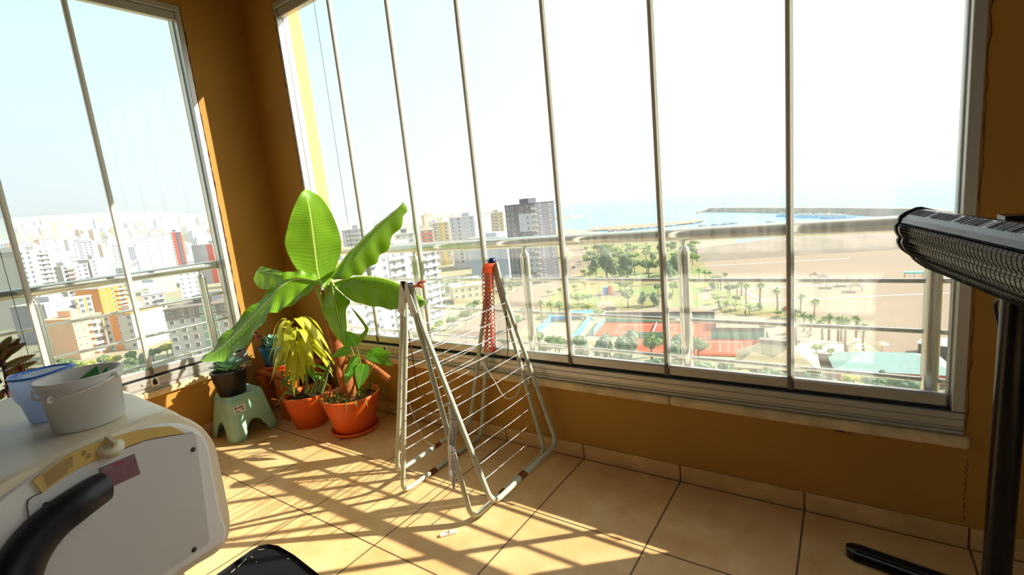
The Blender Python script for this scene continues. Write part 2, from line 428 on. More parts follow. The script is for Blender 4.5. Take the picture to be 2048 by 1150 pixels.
# ------------------------------------------------------------------ railings outside
def railing(P, ends, posts, label, a0, a1, bars=(.833, .665, .50)):
    base = thing('balcony_railing', P((a0 + a1) / 2, .38), label, 'railing')
    build('handrail', MB().tube([P(a0, 1.02), P(a1, 1.02)], .0275, 20), M_steel, base)
    for z in bars: build('rail_bar', MB().tube([P(ends[0], z), P(ends[1], z)], .009, 12), M_steel, base)
    for u in posts:
        p = build('post', MB().tube([P(u, .37), P(u, .955)], .0235, 20), M_steel, base)
        c = MB().tube([P(u, .955), P(u, .968), P(u, .975), P(u, .995)], [.0236, .02, .009, .009], 14)
        c.blob(P(u, .990), .013, 2); build('post_cap', c, M_steel, p)
    return base
railing(lambda u, z: Vector((u, 2.0, z)), (-2.83, .29), (-2.075, -1.307, -.538, .237),
        'tubular steel balcony railing outside the long right-hand window', -2.857, .307)
railing(lambda u, z: Vector((-3.362, u, z)), (-.58, 1.49), (1.385, .603, -.18),
        'tubular steel balcony railing outside the left-hand window, facing the city', -.619, 1.514)

# ------------------------------------------------------------------ blind chains
def chain(p0, p1, label):
    b = MB(); n = int((p0 - p1).length / .0072)
    for i in range(n + 1):
        c = p0.lerp(p1, i / n); r = .0029
        vs = [c + Vector(d) * r for d in ((1, 0, 0), (-1, 0, 0), (0, 1, 0), (0, -1, 0), (0, 0, 1), (0, 0, -1))]
        b.add(vs, [(0, 2, 4), (2, 1, 4), (1, 3, 4), (3, 0, 4), (2, 0, 5), (1, 2, 5), (3, 1, 5), (0, 3, 5)])
    b.tube([p0, p1], .0007, 4)
    tag(build('blind_chain', b, mat('grey bead chain', '4A4644', .5)), label, 'chain')
a = WY(726, 640, 1.835); chain(Vector((a.x, 1.835, ZC)), a, 'thin beaded blind chain hanging down the long right-hand window beside the banana plant')
a = WX(62, 728, -3.19); chain(Vector((-3.19, a.y, ZC)), a, 'dark beaded blind chain hanging in front of the left-hand window above the blue jug')

# ================================================================== CLOTHES AIRER
M_tube = mat('pale green enamel tube', 'BFC2AC', .4, .0, var=.14, vscale=25)
M_wire = mat('bright wire', 'D8D8D4', .25, .9)
A0 = Vector((-1.387, 1.275, .945)); A1 = Vector((-1.387, 1.83, .945))
air = thing('clothes_airer', (-1.387, 1.55, 0), 'folding metal clothes airer standing open in front of the long window', 'clothes airer')
def frame(pb0, pb1, off, s, zt):        # one U-shaped leaf: up one end, along the bottom, up the other end
    h0 = A0 + Vector((s * off, 0, -.0)); h1 = A1 + Vector((s * off, 0, 0))
    k0 = A0 + Vector((s * (off + .022), 0, -.14)); k1 = A1 + Vector((s * (off + .022), 0, -.14))
    return fillet([h0, k0, pb0, pb1, k1, h1], .055, 6)
LEGS = {}
def leg(name, pb0, pb1, off, s):
    pts = frame(Vector(pb0), Vector(pb1), off, s, .9)
    o = build(name, MB().tube(pts, .0105, 12), M_tube, air); LEGS[name + str(s)] = o
    return o
leg('leg_frame', (-1.187, 1.262, .0115), (-1.187, 1.83, .0115), .008, 1)
leg('leg_frame', (-1.587, 1.272, .0115), (-1.587, 1.84, .0115), .008, -1)
wr0 = G(985, 1009, .075); wr1 = G(1117, 888, .075); wl0 = G(794, 944, .085)
wr1.x = wr0.x; wl0.x = wl0.x; wl1 = Vector((wl0.x, wl0.y + .52, .085))
w1 = leg('wing_frame', wr0, wr1, .026, 1); w2 = leg('wing_frame', wl0, wl1, .026, -1)
for o, p0, p1, s in ((w1, wr0, wr1, 1), (w2, wl0, wl1, -1)):
    h0 = A0 + Vector((s * .048, 0, -.14)); h1 = A1 + Vector((s * .048, 0, -.14))
    for k in range(11):
        t = .07 + .80 * k / 10
        a = h0.lerp(Vector(p0), t); c = h1.lerp(Vector(p1), t)
        build('drying_wire', MB().tube([a, (a + c) / 2 + Vector((0, 0, -.004)), c], .0019, 6), M_wire, o)
    # rust patch on the bottom bar
    q = Vector(p0).lerp(Vector(p1), .42 if s > 0 else .5); d = (Vector(p1) - Vector(p0)).normalized()
    build('rust_patch', MB().tube([q - d * .022, q + d * .022], .0112, 12), M_rust, o)
for s in (1, -1):
    o = LEGS['leg_frame' + str(s)]
    for k in (.35, .62):
        q = Vector((-1.387 + s * .2, 1.262 + .57 * k, .0115)); build('rust_patch', MB().tube([q - Vector((0, .02, 0)), q + Vector((0, .02, 0))], .0112, 12), M_rust, o)
for A in (A0, A1):
    e = -1 if A is A0 else 1
    for s in (1, -1):
        b = MB(); y = A.y + e * .0125
        b.prism([(A.x - s * .010, y, A.z + .016), (A.x + s * .016, y, A.z + .016), (A.x + s * .052, y, A.z - .105), (A.x + s * .020, y, A.z - .125)], (0, e * .003, 0))
        b.tube([(A.x, y, A.z), (A.x, y + e * .008, A.z)], .005, 8); b.tube([(A.x + s * .03, y, A.z - .10), (A.x + s * .03, y + e * .007, A.z - .10)], .0035, 8)
        build('hinge_plate', b, mat('grey hinge plate', 'DAD7C8', .5, 0, var=.12, vscale=40), air)
M_cap = mat('dark blue plastic', '1B1C4E', .35)
c = MB().lathe([(.0, .018), (.014, .014), (.02, .004), (.02, -.01), (.016, -.014)], n=18, M=Matrix.Rotation(PI / 2, 3, 'X').to_4x4(), c=A1 + Vector((.006, -.005, .006)))
build('hinge_cap', c, M_cap, air)
build('hinge_cap', MB().cbox(A0 + Vector((.008, .012, -.022)), (.012, .02, .055)), M_cap, air)
M_cord = mat('brown cord', '5C2413', .7)
def cord(pts, r=.0022, m=None): build('loose_wire', MB().tube(cr(pts, 6), r, 6), m or M_cord, air)
cord([D(817, 662, 1.9), D(826, 720, 1.9), D(834, 775, 1.9), D(846, 790, 1.92), D(870, 783, 1.98), D(885, 778, 2.0)])
cord([D(1012, 622, 2.2), D(1014, 660, 2.2), D(1016, 700, 2.2), D(1012, 715, 2.2), D(1002, 724, 2.2)])
cord([D(818, 805, 1.85), D(832, 845, 1.86), D(850, 880, 1.87), D(870, 892, 1.9)], .0016, M_wire)
cord([D(962, 722, 2.2), D(985, 755, 2.15), D(1010, 795, 2.1), D(1035, 788, 2.1), D(1046, 745, 2.1)], .0016, M_wire)

# orange perforated plastic band over the far hinge
M_or = mat('orange plastic band', 'E0481C', .45, trans=.3, tcol='FF7A3A')
def perf(mb, o, u, v, nu, nv, hole=.33, slot=False):
    """o: origin, u, v: cell vectors; each cell is a square ring round an octagonal hole"""
    nrm = u.cross(v).normalized() * .0012
    for i in range(nu):
        for j in range(nv):
            c = o + u * (i + .5) + v * (j + .5); sq = []; ho = []
            for k in range(8):
                a = PI / 4 * k + PI / 8; cx, cy = math.cos(a), math.sin(a); q = .5 / max(abs(cx), abs(cy))
                sq.append(c + u * cx * q + v * cy * q); ho.append(c + u * cx * (.4 if slot else hole) + v * cy * hole)
            vs = [p + nrm for p in sq + ho] + [p - nrm for p in sq + ho]
            fs = []
            for k in range(8):
                l = (k + 1) % 8; fs += [(k, l, 8 + l, 8 + k), (16 + l, 16 + k, 24 + k, 24 + l), (8 + k, 8 + l, 24 + l, 24 + k), (k, 16 + k, 16 + l, l)]
            mb.add(vs, fs)
b = MB(); dp = 2.27
t0 = D(963, 545, dp); t1 = D(979, 545, dp); b0 = D(968, 705, dp)
u = (t1 - t0) / 2; v = (b0 - t0) / 20
perf(b, t0, u, v, 2, 20)
sd = Vector((.0, .03, 0)) + (D(986, 545, dp + .01) - t1); sd = D(987, 545, dp + .03) - t1
perf(b, t1, sd, v, 1, 20, .36, True)
top = [D(964, 545, dp), D(965, 535, dp), D(970, 528, dp), D(976, 525, dp + .02), D(982, 524, dp + .04)]
rows = [[p, p + u * 2, p + u * 2 + sd * .9] for p in top[:4]]
b.grid(rows, uv=False)
tag(build('plastic_band', b, M_or), 'orange perforated plastic band hanging over the far hinge of the clothes airer', 'band')

# striped cloth strip over the near right leg
M_cl = mat('white cotton strip', 'EFEDE6', .9, trans=.25)
rows = []; dpc = 1.858
prof = [(897, 812, 0), (899, 805, .01), (903, 810, 0), (906, 840, 0), (904, 870, .005), (903, 900, 0), (905, 930, .006), (906, 955, 0), (907, 978, 0)]
pf = cr(prof, 6)
for i, (x, y, dd) in enumerate(pf):
    hw = 7.5 * (1 if i < 40 else max(.15, 1 - (i - 40) / 9)); rows.append([D(x - hw, y, dpc + dd), D(x - hw * .3, y + 1, dpc - .006 + dd), D(x + hw * .35, y, dpc + .004 + dd), D(x + hw, y + 1, dpc - .004 + dd)])
st = MB().grid(rows, uv=False)
cl = build('cloth_strip', st, M_cl); sm = cl.modifiers.new('thick', 'SOLIDIFY'); sm.thickness = .0015
tag(cl, 'narrow white cotton strip with black dashes hung on the near leg of the airer', 'cloth')
for (x, y, dx, dy) in ((899, 838, 12, 2), (900, 868, 3, 22), (909, 850, 1, 30), (900, 905, 12, -3), (903, 926, 10, -4), (905, 945, 9, 4), (908, 880, 1, 20), (899, 890, 3, -4)):
    build('stripe', MB().tube([D(x, y, dpc - .009), D(x + dx * .5, y + dy * .5 + 1, dpc - .010), D(x + dx, y + dy, dpc - .009)], .0012, 5), M_black, cl)

# orange butterfly clip on the near hinge
b = MB(); c0 = D(829, 571, 1.84)
for (x1, y1, x2, y2) in ((848, 559, 853, 563), (850, 572, 846, 576)):
    b.grid([[c0, c0 + Vector((0, 0, -.004))], [D((829 + x1) / 2, (571 + y1) / 2 - 3, 1.85), D((829 + x2) / 2, (571 + y2) / 2, 1.83)], [D(x1, y1, 1.87), D(x2, y2, 1.85)]], uv=False)
b.blob(D(831, 572, 1.835), .006, 2)
o = build('hair_clip', b, mat('translucent orange plastic', 'F08A5C', .35, trans=.5, tcol='FF9A66'))
o.modifiers.new('t', 'SOLIDIFY').thickness = .002
tag(o, 'small translucent orange clip gripping the near hinge of the airer', 'clip')

# peg on the floor
pg0 = G(897, 1069, .0); ang = math.atan2(*(G(914, 1064, 0) - G(880, 1073, 0)).yx)
peg = thing('clothes_peg', pg0, 'white clothes peg lying on the sunlit floor tiles near the airer', 'clothes peg')
MR = Matrix.Translation(pg0) @ Matrix.Rotation(ang, 4, 'Z')
for s in (1, -1):
    build('peg_half', MB().rbox((-.033, s * .0042 - .0035, .0005), (.033, s * .0042 + .0035, .0105), .002, MR), mat('white peg plastic', 'F3F0E6', .5), peg)
build('peg_spring', MB().tube([MR @ Vector((.004, -.009, .0105)), MR @ Vector((.004, .009, .0105))], .0018, 6).tube([MR @ Vector((.004, .0, .0115)), MR @ Vector((-.012, .0, .0115))], .0012, 6), M_wire, peg)

# ================================================================== PLANTS AND STOOLS
def leaf_mat(name, c1, c2, rib, trans=.45, veins=60., tcol=None):
    m = bpy.data.materials.new(name); m.use_nodes = True; n = m.node_tree; b = n.nodes['Principled BSDF']
    uv = n.nodes.new('ShaderNodeUVMap'); sp = n.nodes.new('ShaderNodeSeparateXYZ'); n.links.new(uv.outputs[0], sp.inputs[0])
    def M(op, a, c=None, d=None):
        q = n.nodes.new('ShaderNodeMath'); q.operation = op
        for i, s in enumerate((a, c, d)):
            if hasattr(s, 'links'): n.links.new(s, q.inputs[i])
            elif s is not None: q.inputs[i].default_value = s
        return q.outputs[0]
    off = M('ABSOLUTE', M('SUBTRACT', sp.outputs['X'], .5))
    v = M('SINE', M('MULTIPLY', M('ADD', sp.outputs['Y'], M('MULTIPLY', off, -.06)), veins * 2 * PI))
    v = M('MULTIPLY_ADD', v, .5, .5)
    nz = n.nodes.new('ShaderNodeTexNoise'); nz.inputs['Scale'].default_value = 3; n.links.new(uv.outputs[0], nz.inputs['Vector'])
    f = M('ADD', M('MULTIPLY', v, .16), M('MULTIPLY', nz.outputs['Fac'], .85))
    mx = n.nodes.new('ShaderNodeMixRGB'); n.links.new(f, mx.inputs[0]); mx.inputs[1].default_value = (*lin(c1), 1); mx.inputs[2].default_value = (*lin(c2), 1)
    m2 = n.nodes.new('ShaderNodeMixRGB'); n.links.new(M('LESS_THAN', off, .016), m2.inputs[0]); n.links.new(mx.outputs[0], m2.inputs[1]); m2.inputs[2].default_value = (*lin(rib), 1)
    n.links.new(m2.outputs[0], b.inputs['Base Color']); b.inputs['Roughness'].default_value = .42; b.inputs['Specular IOR Level'].default_value = .35
    bp = n.nodes.new('ShaderNodeBump'); bp.inputs['Strength'].default_value = .12; bp.inputs['Distance'].default_value = .004
    n.links.new(v, bp.inputs['Height']); n.links.new(bp.outputs[0], b.inputs['Normal'])
    tr = n.nodes.new('ShaderNodeBsdfTranslucent'); ms = n.nodes.new('ShaderNodeMixShader'); ms.inputs[0].default_value = trans
    m3 = n.nodes.new('ShaderNodeMixRGB'); m3.blend_type = 'MULTIPLY'; m3.inputs[0].default_value = 1; n.links.new(m2.outputs[0], m3.inputs[1]); m3.inputs[2].default_value = (*(tcol or (1.5, 1.6, .5)), 1)
    n.links.new(m3.outputs[0], tr.inputs[0])
    n.links.new(b.outputs[0], ms.inputs[1]); n.links.new(tr.outputs[0], ms.inputs[2]); n.links.new(ms.outputs[0], n.nodes['Material Output'].inputs[0])
    return m
M_ban = leaf_mat('banana leaf', '4F8016', '8AB42A', 'C8DA78', .24, 42, (1.75, 1.6, .5))
M_yel = leaf_mat('yellow green leaf', 'B4B82A', 'E2DC52', 'EDE98A', .4, 12, (1.2, 1.2, .5))
M_grn = leaf_mat('fresh green leaf', '3C7A22', '7DB53A', 'A9CF6A', .4, 14)
M_str = leaf_mat('striped aloe leaf', '24461C', '9DB06A', '6E8B4A', .1, 16)
M_suc = leaf_mat('grey green succulent leaf', '4F7A62', '8FB39A', '9CBCA4', .1, 2)
M_soil = mat('dark soil', '3A2415', .95, var=.6, vscale=60, bump=.8, bscale=80)
M_terra = mat('orange terracotta plastic', 'E0601C', .42, var=.08, vscale=6)
M_stem = mat('dry banana sheath', 'B4662A', .8, var=.45, vscale=22, trans=.15)

def leaf(name, st, parent, m=M_ban, nn=6, cup=.10, wav=0., seed=0, depth_back=0.):
    rows = []; rn = random.Random(seed); ph = rn.uniform(0, 6)
    flat = [tuple(D(*q[0])) + tuple(D(*q[1])) + tuple(D(*q[2])) for q in st]
    fl = cr(flat, nn); N = len(fl)
    for i, f in enumerate(fl):
        L, Mi, R = Vector(f[0:3]), Vector(f[3:6]), Vector(f[6:9]); row = []
        nr = (L - Mi).cross(R - Mi); tn = (Vector(fl[min(i + 1, N - 1)][3:6]) - Vector(fl[max(i - 1, 0)][3:6])).normalized()
        sd = R - L
        up = sd.cross(tn); up = up.normalized() if up.length > 1e-9 else Vector((0, 0, 1))
        wd = sd.length
        for k in range(-5, 6):
            t = k / 5; P = Mi + ((R - Mi) * t if t > 0 else (L - Mi) * -t)
            bul = cup * wd * (abs(t) - t * t) ; rip = wav * math.sin(i * .9 + ph + (2 if t > 0 else 0)) * t * t * min(1, i / 4) * min(1, (N - 1 - i) / 4)
            row.append(P + up * (bul + rip))
        rows.append(row)
    o = build(name, MB().grid(rows), m, parent, fix=False)
    return o
def pot(root, c, rt, rb, h, m, lip=.022, saucer=None, sname='saucer'):
    c = Vector(c); z0 = .006 if saucer else 0
    pr = [(0, z0), (rb, z0), (rb + (rt - rb) * .55, z0 + h * .55), (rb + (rt - rb) * .56 + .002, z0 + h * .57), (rt * .955, h - lip * 1.6), (rt * .965, h - lip * 1.5), (rt * .97, h - lip), (rt, h - lip * .8), (rt + .003, h - lip * .2), (rt, h), (rt - .012, h), (rt - .016, h - lip), (rt * .88, h - lip * 1.4)]
    build('pot', MB().lathe(pr, c, 40, closed=True), m, root)
    build('soil', MB().lathe([(rt * .90, h - lip * 1.5), (rt * .6, h - lip * 1.2), (0.0, h - lip)], c, 24, closed=True), M_soil, root)
    if saucer: build(sname, MB().lathe([(0, 0), (saucer * .9, 0), (saucer, .018), (saucer + .003, .026), (saucer - .006, .026), (saucer * .88, .0055), (0, .0055)], c, 36, closed=True), m if sname == 'saucer' else MATS['red plastic saucer'], root)

# ---- banana plant
bc = Vector((-2.366, 1.629, 0)); bc.z = 0
ban = thing('banana_plant', bc, 'tall banana plant with broad arching leaves in the nearer orange pot', 'potted plant')
pot(ban, bc, .165, .112, .225, M_terra, saucer=.135)
tp = [Vector((bc.x, bc.y, .19)), D(684, 730, 2.80), D(672, 685, 2.79), D(660, 640, 2.76), D(654, 605, 2.73), D(651, 580, 2.71)]
build('stem', MB().tube(cr(tp, 5), [.042 - .0009 * i for i in range(26)], 14), M_stem, ban)
b = MB()
for k, (x0, y0, x1, y1) in enumerate(((651, 625, 640, 583), (650, 610, 655, 570), (652, 610, 664, 563), (652, 612, 668, 572), (650, 620, 632, 575))):
    b.tube(cr([D(x0, y0, 2.71), D((x0 + x1) / 2, (y0 + y1) / 2 - 2, 2.70), D(x1, y1, 2.69)], 4), [.014 - .0006 * i for i in range(9)], 8)
build('leaf_stalk', b, mat('pale green stalk', 'A9B94A', .5, trans=.2), ban)
def S(rows, d0, d1, bl=0., br=0.):        # stations with one distance running from d0 to d1
    n = len(rows) - 1
    return [((r[0], r[1], d0 + (d1 - d0) * i / n + bl), (r[2], r[3], d0 + (d1 - d0) * i / n), (r[4], r[5], d0 + (d1 - d0) * i / n + br)) for i, r in enumerate(rows)]
leaf('leaf', S([(645, 574, 650, 580, 655, 574), (600, 546, 637, 550, 672, 536), (572, 497, 629, 490, 683, 492), (574, 460, 624, 450, 673, 449), (587, 416, 619, 416, 650, 404), (601, 388, 612, 386, 624, 383), (609, 379, 609, 378.5, 610, 379)], 2.69, 2.78, -.03, .045), ban, cup=-.05, wav=.004, seed=1)
leaf('leaf', S([(662, 556, 664, 557, 668, 560), (692, 521, 690, 515, 704, 554), (716, 496, 714, 491, 727, 545), (741, 470, 738, 467, 752, 523), (764, 449, 761, 446, 772, 500), (791, 428, 784, 427, 794, 462), (810, 424, 805, 406, 811, 430), (807, 404, 806, 403, 808, 404)], 2.68, 2.44, .10, -.05), ban, cup=.22, wav=.010, seed=2)
leaf('leaf', S([(668, 566, 668, 566, 670, 572), (695, 560, 694, 557, 698, 598), (720, 556, 719, 552, 728, 609), (757, 558, 756, 554, 756, 614), (790, 567, 789, 563, 786, 619), (822, 583, 821, 580, 815, 619), (845, 600, 847, 600, 838, 615), (852, 608, 851, 607, 850, 610)], 2.67, 2.40, .12, -.04), ban, cup=.14, wav=.005, seed=3)
leaf('leaf', S([(640, 556, 640, 562, 636, 566), (618, 546, 615, 558, 612, 590), (596, 541, 590, 558, 585, 609), (568, 548, 562, 572, 558, 622), (540, 580, 540, 596, 534, 632), (507, 609, 513, 624, 510, 668), (460, 656, 475, 665, 476, 704), (425, 696, 432, 703, 438, 724), (401, 720, 401, 721, 402, 722)], 2.66, 2.50, .05, -.08), ban, cup=.16, wav=.010, seed=4)
leaf('leaf', S([(592, 566, 592, 568, 592, 570), (568, 545, 566, 552, 560, 579), (540, 537, 538, 545, 540, 579), (519, 534, 517, 542, 521, 577), (508, 556, 507, 558, 508, 562)], 2.80, 2.95, .02, 0), ban, cup=.1, wav=.004, seed=5)
leaf('leaf', S([(662, 570, 663, 571, 665, 571), (650, 600, 669, 600, 694, 596), (643, 617, 674, 620, 701, 604), (655, 645, 679, 645, 693, 620), (667, 668, 685, 672, 693, 665), (687, 690, 688, 692, 689, 690)], 2.62, 2.55, .06, .05), ban, cup=.1, wav=.004, seed=6)
leaf('leaf', S([(700, 612, 702, 615, 704, 617), (716, 628, 714, 633, 717, 637), (731, 647, 727, 650, 729, 655), (737, 660, 732, 662, 728, 662), (728, 677, 723, 676, 719, 672), (714, 690, 713, 689, 712, 688)], 2.62, 2.60), ban, cup=.2, seed=7)
b = MB()
b.tube(cr([D(690, 725, 2.74), D(722, 722, 2.72), D(748, 735, 2.70), D(778, 758, 2.68)], 5), [.012 + .0004 * i for i in range(16)], 9)
b.tube(cr([D(676, 732, 2.72), D(680, 750, 2.72), D(686, 772, 2.74)], 4), [.010, .014, .016, .018, .018, .018, .018, .018, .018], 8)
build('dry_sheath', b, M_stem, ban)
# broad-leaved weed and moss growing in the same pot
def lance(mb, o, d, L, w, droop, up=Vector((0, 0, 1)), n=7, fold=.25, tipw=.04, shape=None):
    d = d.normalized(); sd = d.cross(up); sd = sd.normalized() if sd.length > 1e-6 else Vector((1, 0, 0)); rows = []
    for i in range(n + 1):
        t = i / n; c = o + d * L * t + Vector((0, 0, -droop * L * t * t))
        ww = w * (shape(t) if shape else max(tipw, math.sin(PI * min(1, .12 + .88 * t)) ** .8)) / 2
        nu = sd.cross(d)
        rows.append([c - sd * ww + nu * ww * fold, c, c + sd * ww + nu * ww * fold])
    mb.grid(rows)
rn = random.Random(11)
b = MB(); s = MB()
for (x, y, dd, ax, ay, L, w) in ((712, 690, 2.62, -18, -30, .13, .06), (700, 700, 2.6, -28, 4, .10, .05), (745, 705, 2.6, 34, -6, .12, .05), (728, 728, 2.58, -12, 40, .11, .07), (705, 728, 2.6, -14, 30, .10, .05), (752, 712, 2.64, 26, 8, .11, .06), (735, 705, 2.62, 30, 18, .09, .05), (716, 715, 2.6, -22, 18, .09, .045), (700, 690, 2.66, -22, -24, .10, .045)):
    o = D(x, y, dd); dr = D(x + ax, y + ay, dd - .03) - o
    lance(b, o, dr, L, w, .25, D(x, y, dd - 1) - o, fold=.2, shape=lambda t: max(.03, (math.sin(PI * min(1, t * .9 + .14)) ** .7) * (1.25 - .6 * t)))
    s.tube(cr([D(725, 770, 2.68), D((x + 725) / 2 + 4, (y + 770) / 2, 2.66), o], 4), .0022, 5)
build('weed_leaves', b, M_grn, ban, fix=False); build('weed_stem', s, MATS['pale green stalk'], ban)
b = MB()
for k in range(520):
    a = rn.uniform(0, 2 * PI); r = .15 * math.sqrt(rn.random()); c = bc + Vector((r * math.cos(a), r * math.sin(a), .208 + rn.uniform(0, .03)))
    q = Vector((rn.uniform(-1, 1), rn.uniform(-1, 1), rn.uniform(0, .8))).normalized(); p2 = q.orthogonal().normalized() * .005; q *= .009
    b.add([c - p2, c + q * .5 - p2 * 1.5, c + q, c + q * .5 + p2 * 1.5], [(0, 1, 2, 3)])
mo = build('moss', b, mat('yellow green moss', 'A7A83C', .9, var=.4, vscale=50, trans=.3), ban, fix=False); mo['kind'] = 'stuff'
for k in range(16):
    b = MB(); a = rn.uniform(0, 2 * PI); c = bc + Vector((.13 * math.cos(a), .13 * math.sin(a), .215)); dr = Vector((math.cos(a), math.sin(a), rn.uniform(.3, 1.4)))
    lance(b, c, dr, rn.uniform(.07, .16), .006, rn.uniform(.5, 1.4), fold=0)
    build('grass_blade', b, M_grn, ban, fix=False)

# ---- yellow-leaved plant with striped aloes
yc = Vector((-2.722, 1.575, 0))
yel = thing('yellow_plant', yc, 'potted plant with drooping yellow-green leaves in the farther orange pot, left of the banana', 'potted plant')
pot(yel, yc, .142, .098, .205, M_terra)
stem_top = D(592, 655, 2.90)
build('stem', MB().tube(cr([yc + Vector((0, 0, .18)), D(612, 745, 2.95), D(603, 700, 2.92), stem_top], 5), .009, 9), MATS['pale green stalk'], yel)
rn = random.Random(21); b = MB()
for k in range(84):
    a = k * 2.4 + rn.uniform(-.3, .3); t = rn.random() ** .8
    o = stem_top + Vector((.045 * math.cos(a), .045 * math.sin(a), -.20 * t + .06))
    L = .085 + .075 * rn.random(); dr = Vector((math.cos(a), math.sin(a), .7 - .9 * t)).normalized()
    lance(b, o, dr, L, .034 + .016 * rn.random(), .9 + .8 * rn.random(), fold=.25)
build('foliage', b, M_yel, yel, fix=False)
b = MB()
for k in range(9):
    a = k * 2.4 + .4; o = yc + Vector((.03 * math.cos(a), .03 * math.sin(a), .30 + .03 * (k % 3)))
    lance(b, o, Vector((math.cos(a), math.sin(a), .25)), .13, .045, .7)
build('lower_leaves', b, M_grn, yel, fix=False)
for k, (x0, y0, x1, y1, x2, y2, w) in enumerate(((592, 786, 572, 768, 562, 745, 9), (596, 786, 580, 772, 556, 764, 9), (590, 790, 572, 785, 555, 808, 12), (612, 786, 614, 770, 606, 752, 9), (630, 786, 634, 762, 640, 742, 9), (642, 786, 652, 758, 662, 722, 10), (636, 782, 650, 745, 668, 716, 8), (622, 786, 628, 770, 632, 752, 8), (585, 782, 566, 762, 566, 738, 7))):
    d = 2.86
    pts = cr([(x0, y0), (x1, y1), (x2, y2)], 5); rows = []
    for i, (x, y) in enumerate(pts):
        t = i / (len(pts) - 1); ww = w * (1 - .85 * t) / 2; nx, ny = (y2 - y0), -(x2 - x0); l = math.hypot(nx, ny); nx /= l; ny /= l
        rows.append([D(x - nx * ww, y - ny * ww, d + .012), D(x, y, d - .004), D(x + nx * ww, y + ny * ww, d + .012)])
    build('aloe_leaf', MB().grid(rows), M_str, yel, fix=False)

# ---- orange plastic stool with the blue pot
M_ost = mat('orange plastic stool', 'C8661C', .4, var=.08, vscale=5, bump=.25, bscale=260)
X0, X1, Y0, Y1, ZH = -3.222, -2.905, 1.53, 1.845, .315
ost = thing('plastic_stool', ((X0 + X1) / 2, (Y0 + Y1) / 2, 0), 'square orange plastic stool in the corner carrying the blue pot', 'stool')
build('seat', MB().rbox((X0, Y0, ZH - .045), (X1, Y1, ZH), .012), M_ost, ost)
for sx in (0, 1):
    for sy in (0, 1):
        b = MB(); cx = X1 if sx else X0; cy = Y1 if sy else Y0; dx = -1 if sx else 1; dy = -1 if sy else 1
        b.prism([(cx, cy, ZH - .044), (cx + dx * .10, cy, ZH - .044), (cx + dx * .07, cy - dy * .004, 0), (cx - dx * .006, cy - dy * .006, 0)], (0, dy * .012, 0))
        b.prism([(cx, cy, ZH - .044), (cx, cy + dy * .10, ZH - .044), (cx - dx * .004, cy + dy * .07, 0), (cx - dx * .006, cy - dy * .006, 0)], (dx * .012, 0, 0))
        build('leg', b, M_ost, ost)
b = MB()
for (y, e) in ((Y0 + .002, .008), (Y1 - .010, .008)): b.box((X0 + .03, y, .09), (X1 - .03, y + e, .12))
for (x, e) in ((X0 + .002, .008), (X1 - .010, .008)): b.box((x, Y0 + .03, .09), (x + e, Y1 - .03, .12))
build('brace', b, M_ost, ost)
M_blue = mat('blue plastic pot', '0F5A86', .4, var=.06)
mat('red plastic saucer', 'B8331A', .4)
uc = Vector((-3.05, 1.60, ZH + .001))
blu = thing('succulent_pot', uc, 'blue pot with a pale flowering succulent standing on the orange stool', 'potted plant')
pot(blu, uc, .095, .062, .155, M_blue, saucer=.082, sname='drip_saucer')
rn = random.Random(31); b = MB()
for k in range(34):
    a = k * 2.4; t = k / 34; o = uc + Vector((-.01 + .03 * math.cos(a), .03 * math.sin(a), .14 + .05 * t))
    lance(b, o, Vector((math.cos(a), math.sin(a), .3 + 1.4 * t)), .075 - .03 * t, .026, .1, fold=.5, n=4)
build('rosette', b, M_suc, blu, fix=False)
b = MB()
for k in range(5):
    a = 2.6 + k * .35; o = uc + Vector((-.05, -.03, .13)); e = o + Vector((.07 * math.cos(a), .05 * math.sin(a) - .02, .09 + .03 * (k % 3)))
    b.tube(cr([o, (o + e) / 2 + Vector((0, 0, .03)), e], 4), .0018, 5)
    for j in range(4): b.blob(e + Vector((rn.uniform(-.01, .01), rn.uniform(-.01, .01), rn.uniform(-.012, .006))), .0055, 1)
build('flower_stalk', b, mat('reddish flower stalk', '8E2E38', .6), blu)

# ---- pale green step stool with the black pot
M_gst = mat('faded mint plastic', 'A2C8B2', .5, var=.18, vscale=5, dark='8EBAA6')
gx0, gx1, gy0, gy1, gz = -3.205, -2.90, 1.185, 1.475, .26
gst = thing('step_stool', ((gx0 + gx1) / 2, (gy0 + gy1) / 2, 0), 'faded mint green plastic step stool with arched sides carrying the black pot', 'stool')
tin = .042
def wallside(c0, c1, t0, t1):    # tapering side with an arched opening: c = bottom corners, t = top corners
    c0, c1, t0, t1 = map(Vector, (c0, c1, t0, t1)); n = 24; rows = []
    for i in range(n + 1):
        u = i / n; bt = c0.lerp(c1, u); tp_ = t0.lerp(t1, u); q = abs(u - .5) / .27
        h = 0 if q >= 1 else .52 * math.sqrt(1 - q * q)
        rows.append([bt.lerp(tp_, h + (1 - h) * k / 5) for k in range(6)])
    return rows
cs = [(gx0, gy0), (gx1, gy0), (gx1, gy1), (gx0, gy1)]
tp4 = [(gx0 + tin, gy0 + tin), (gx1 - tin, gy0 + tin), (gx1 - tin, gy1 - tin), (gx0 + tin, gy1 - tin)]
def rr(c4, z, r, n=5):      # rounded square ring
    o = []
    for i in range(4):
        p = Vector((*c4[i], z)); a = Vector((*c4[i - 1], z)) - p; bb = Vector((*c4[(i + 1) % 4], z)) - p
        s0 = p + a.normalized() * r; s1 = p + bb.normalized() * r
        for k in range(n + 1): t = k / n; o.append(s0 * (1 - t) ** 2 + p * 2 * t * (1 - t) + s1 * t * t)
    return o
b = MB(); NS = 96
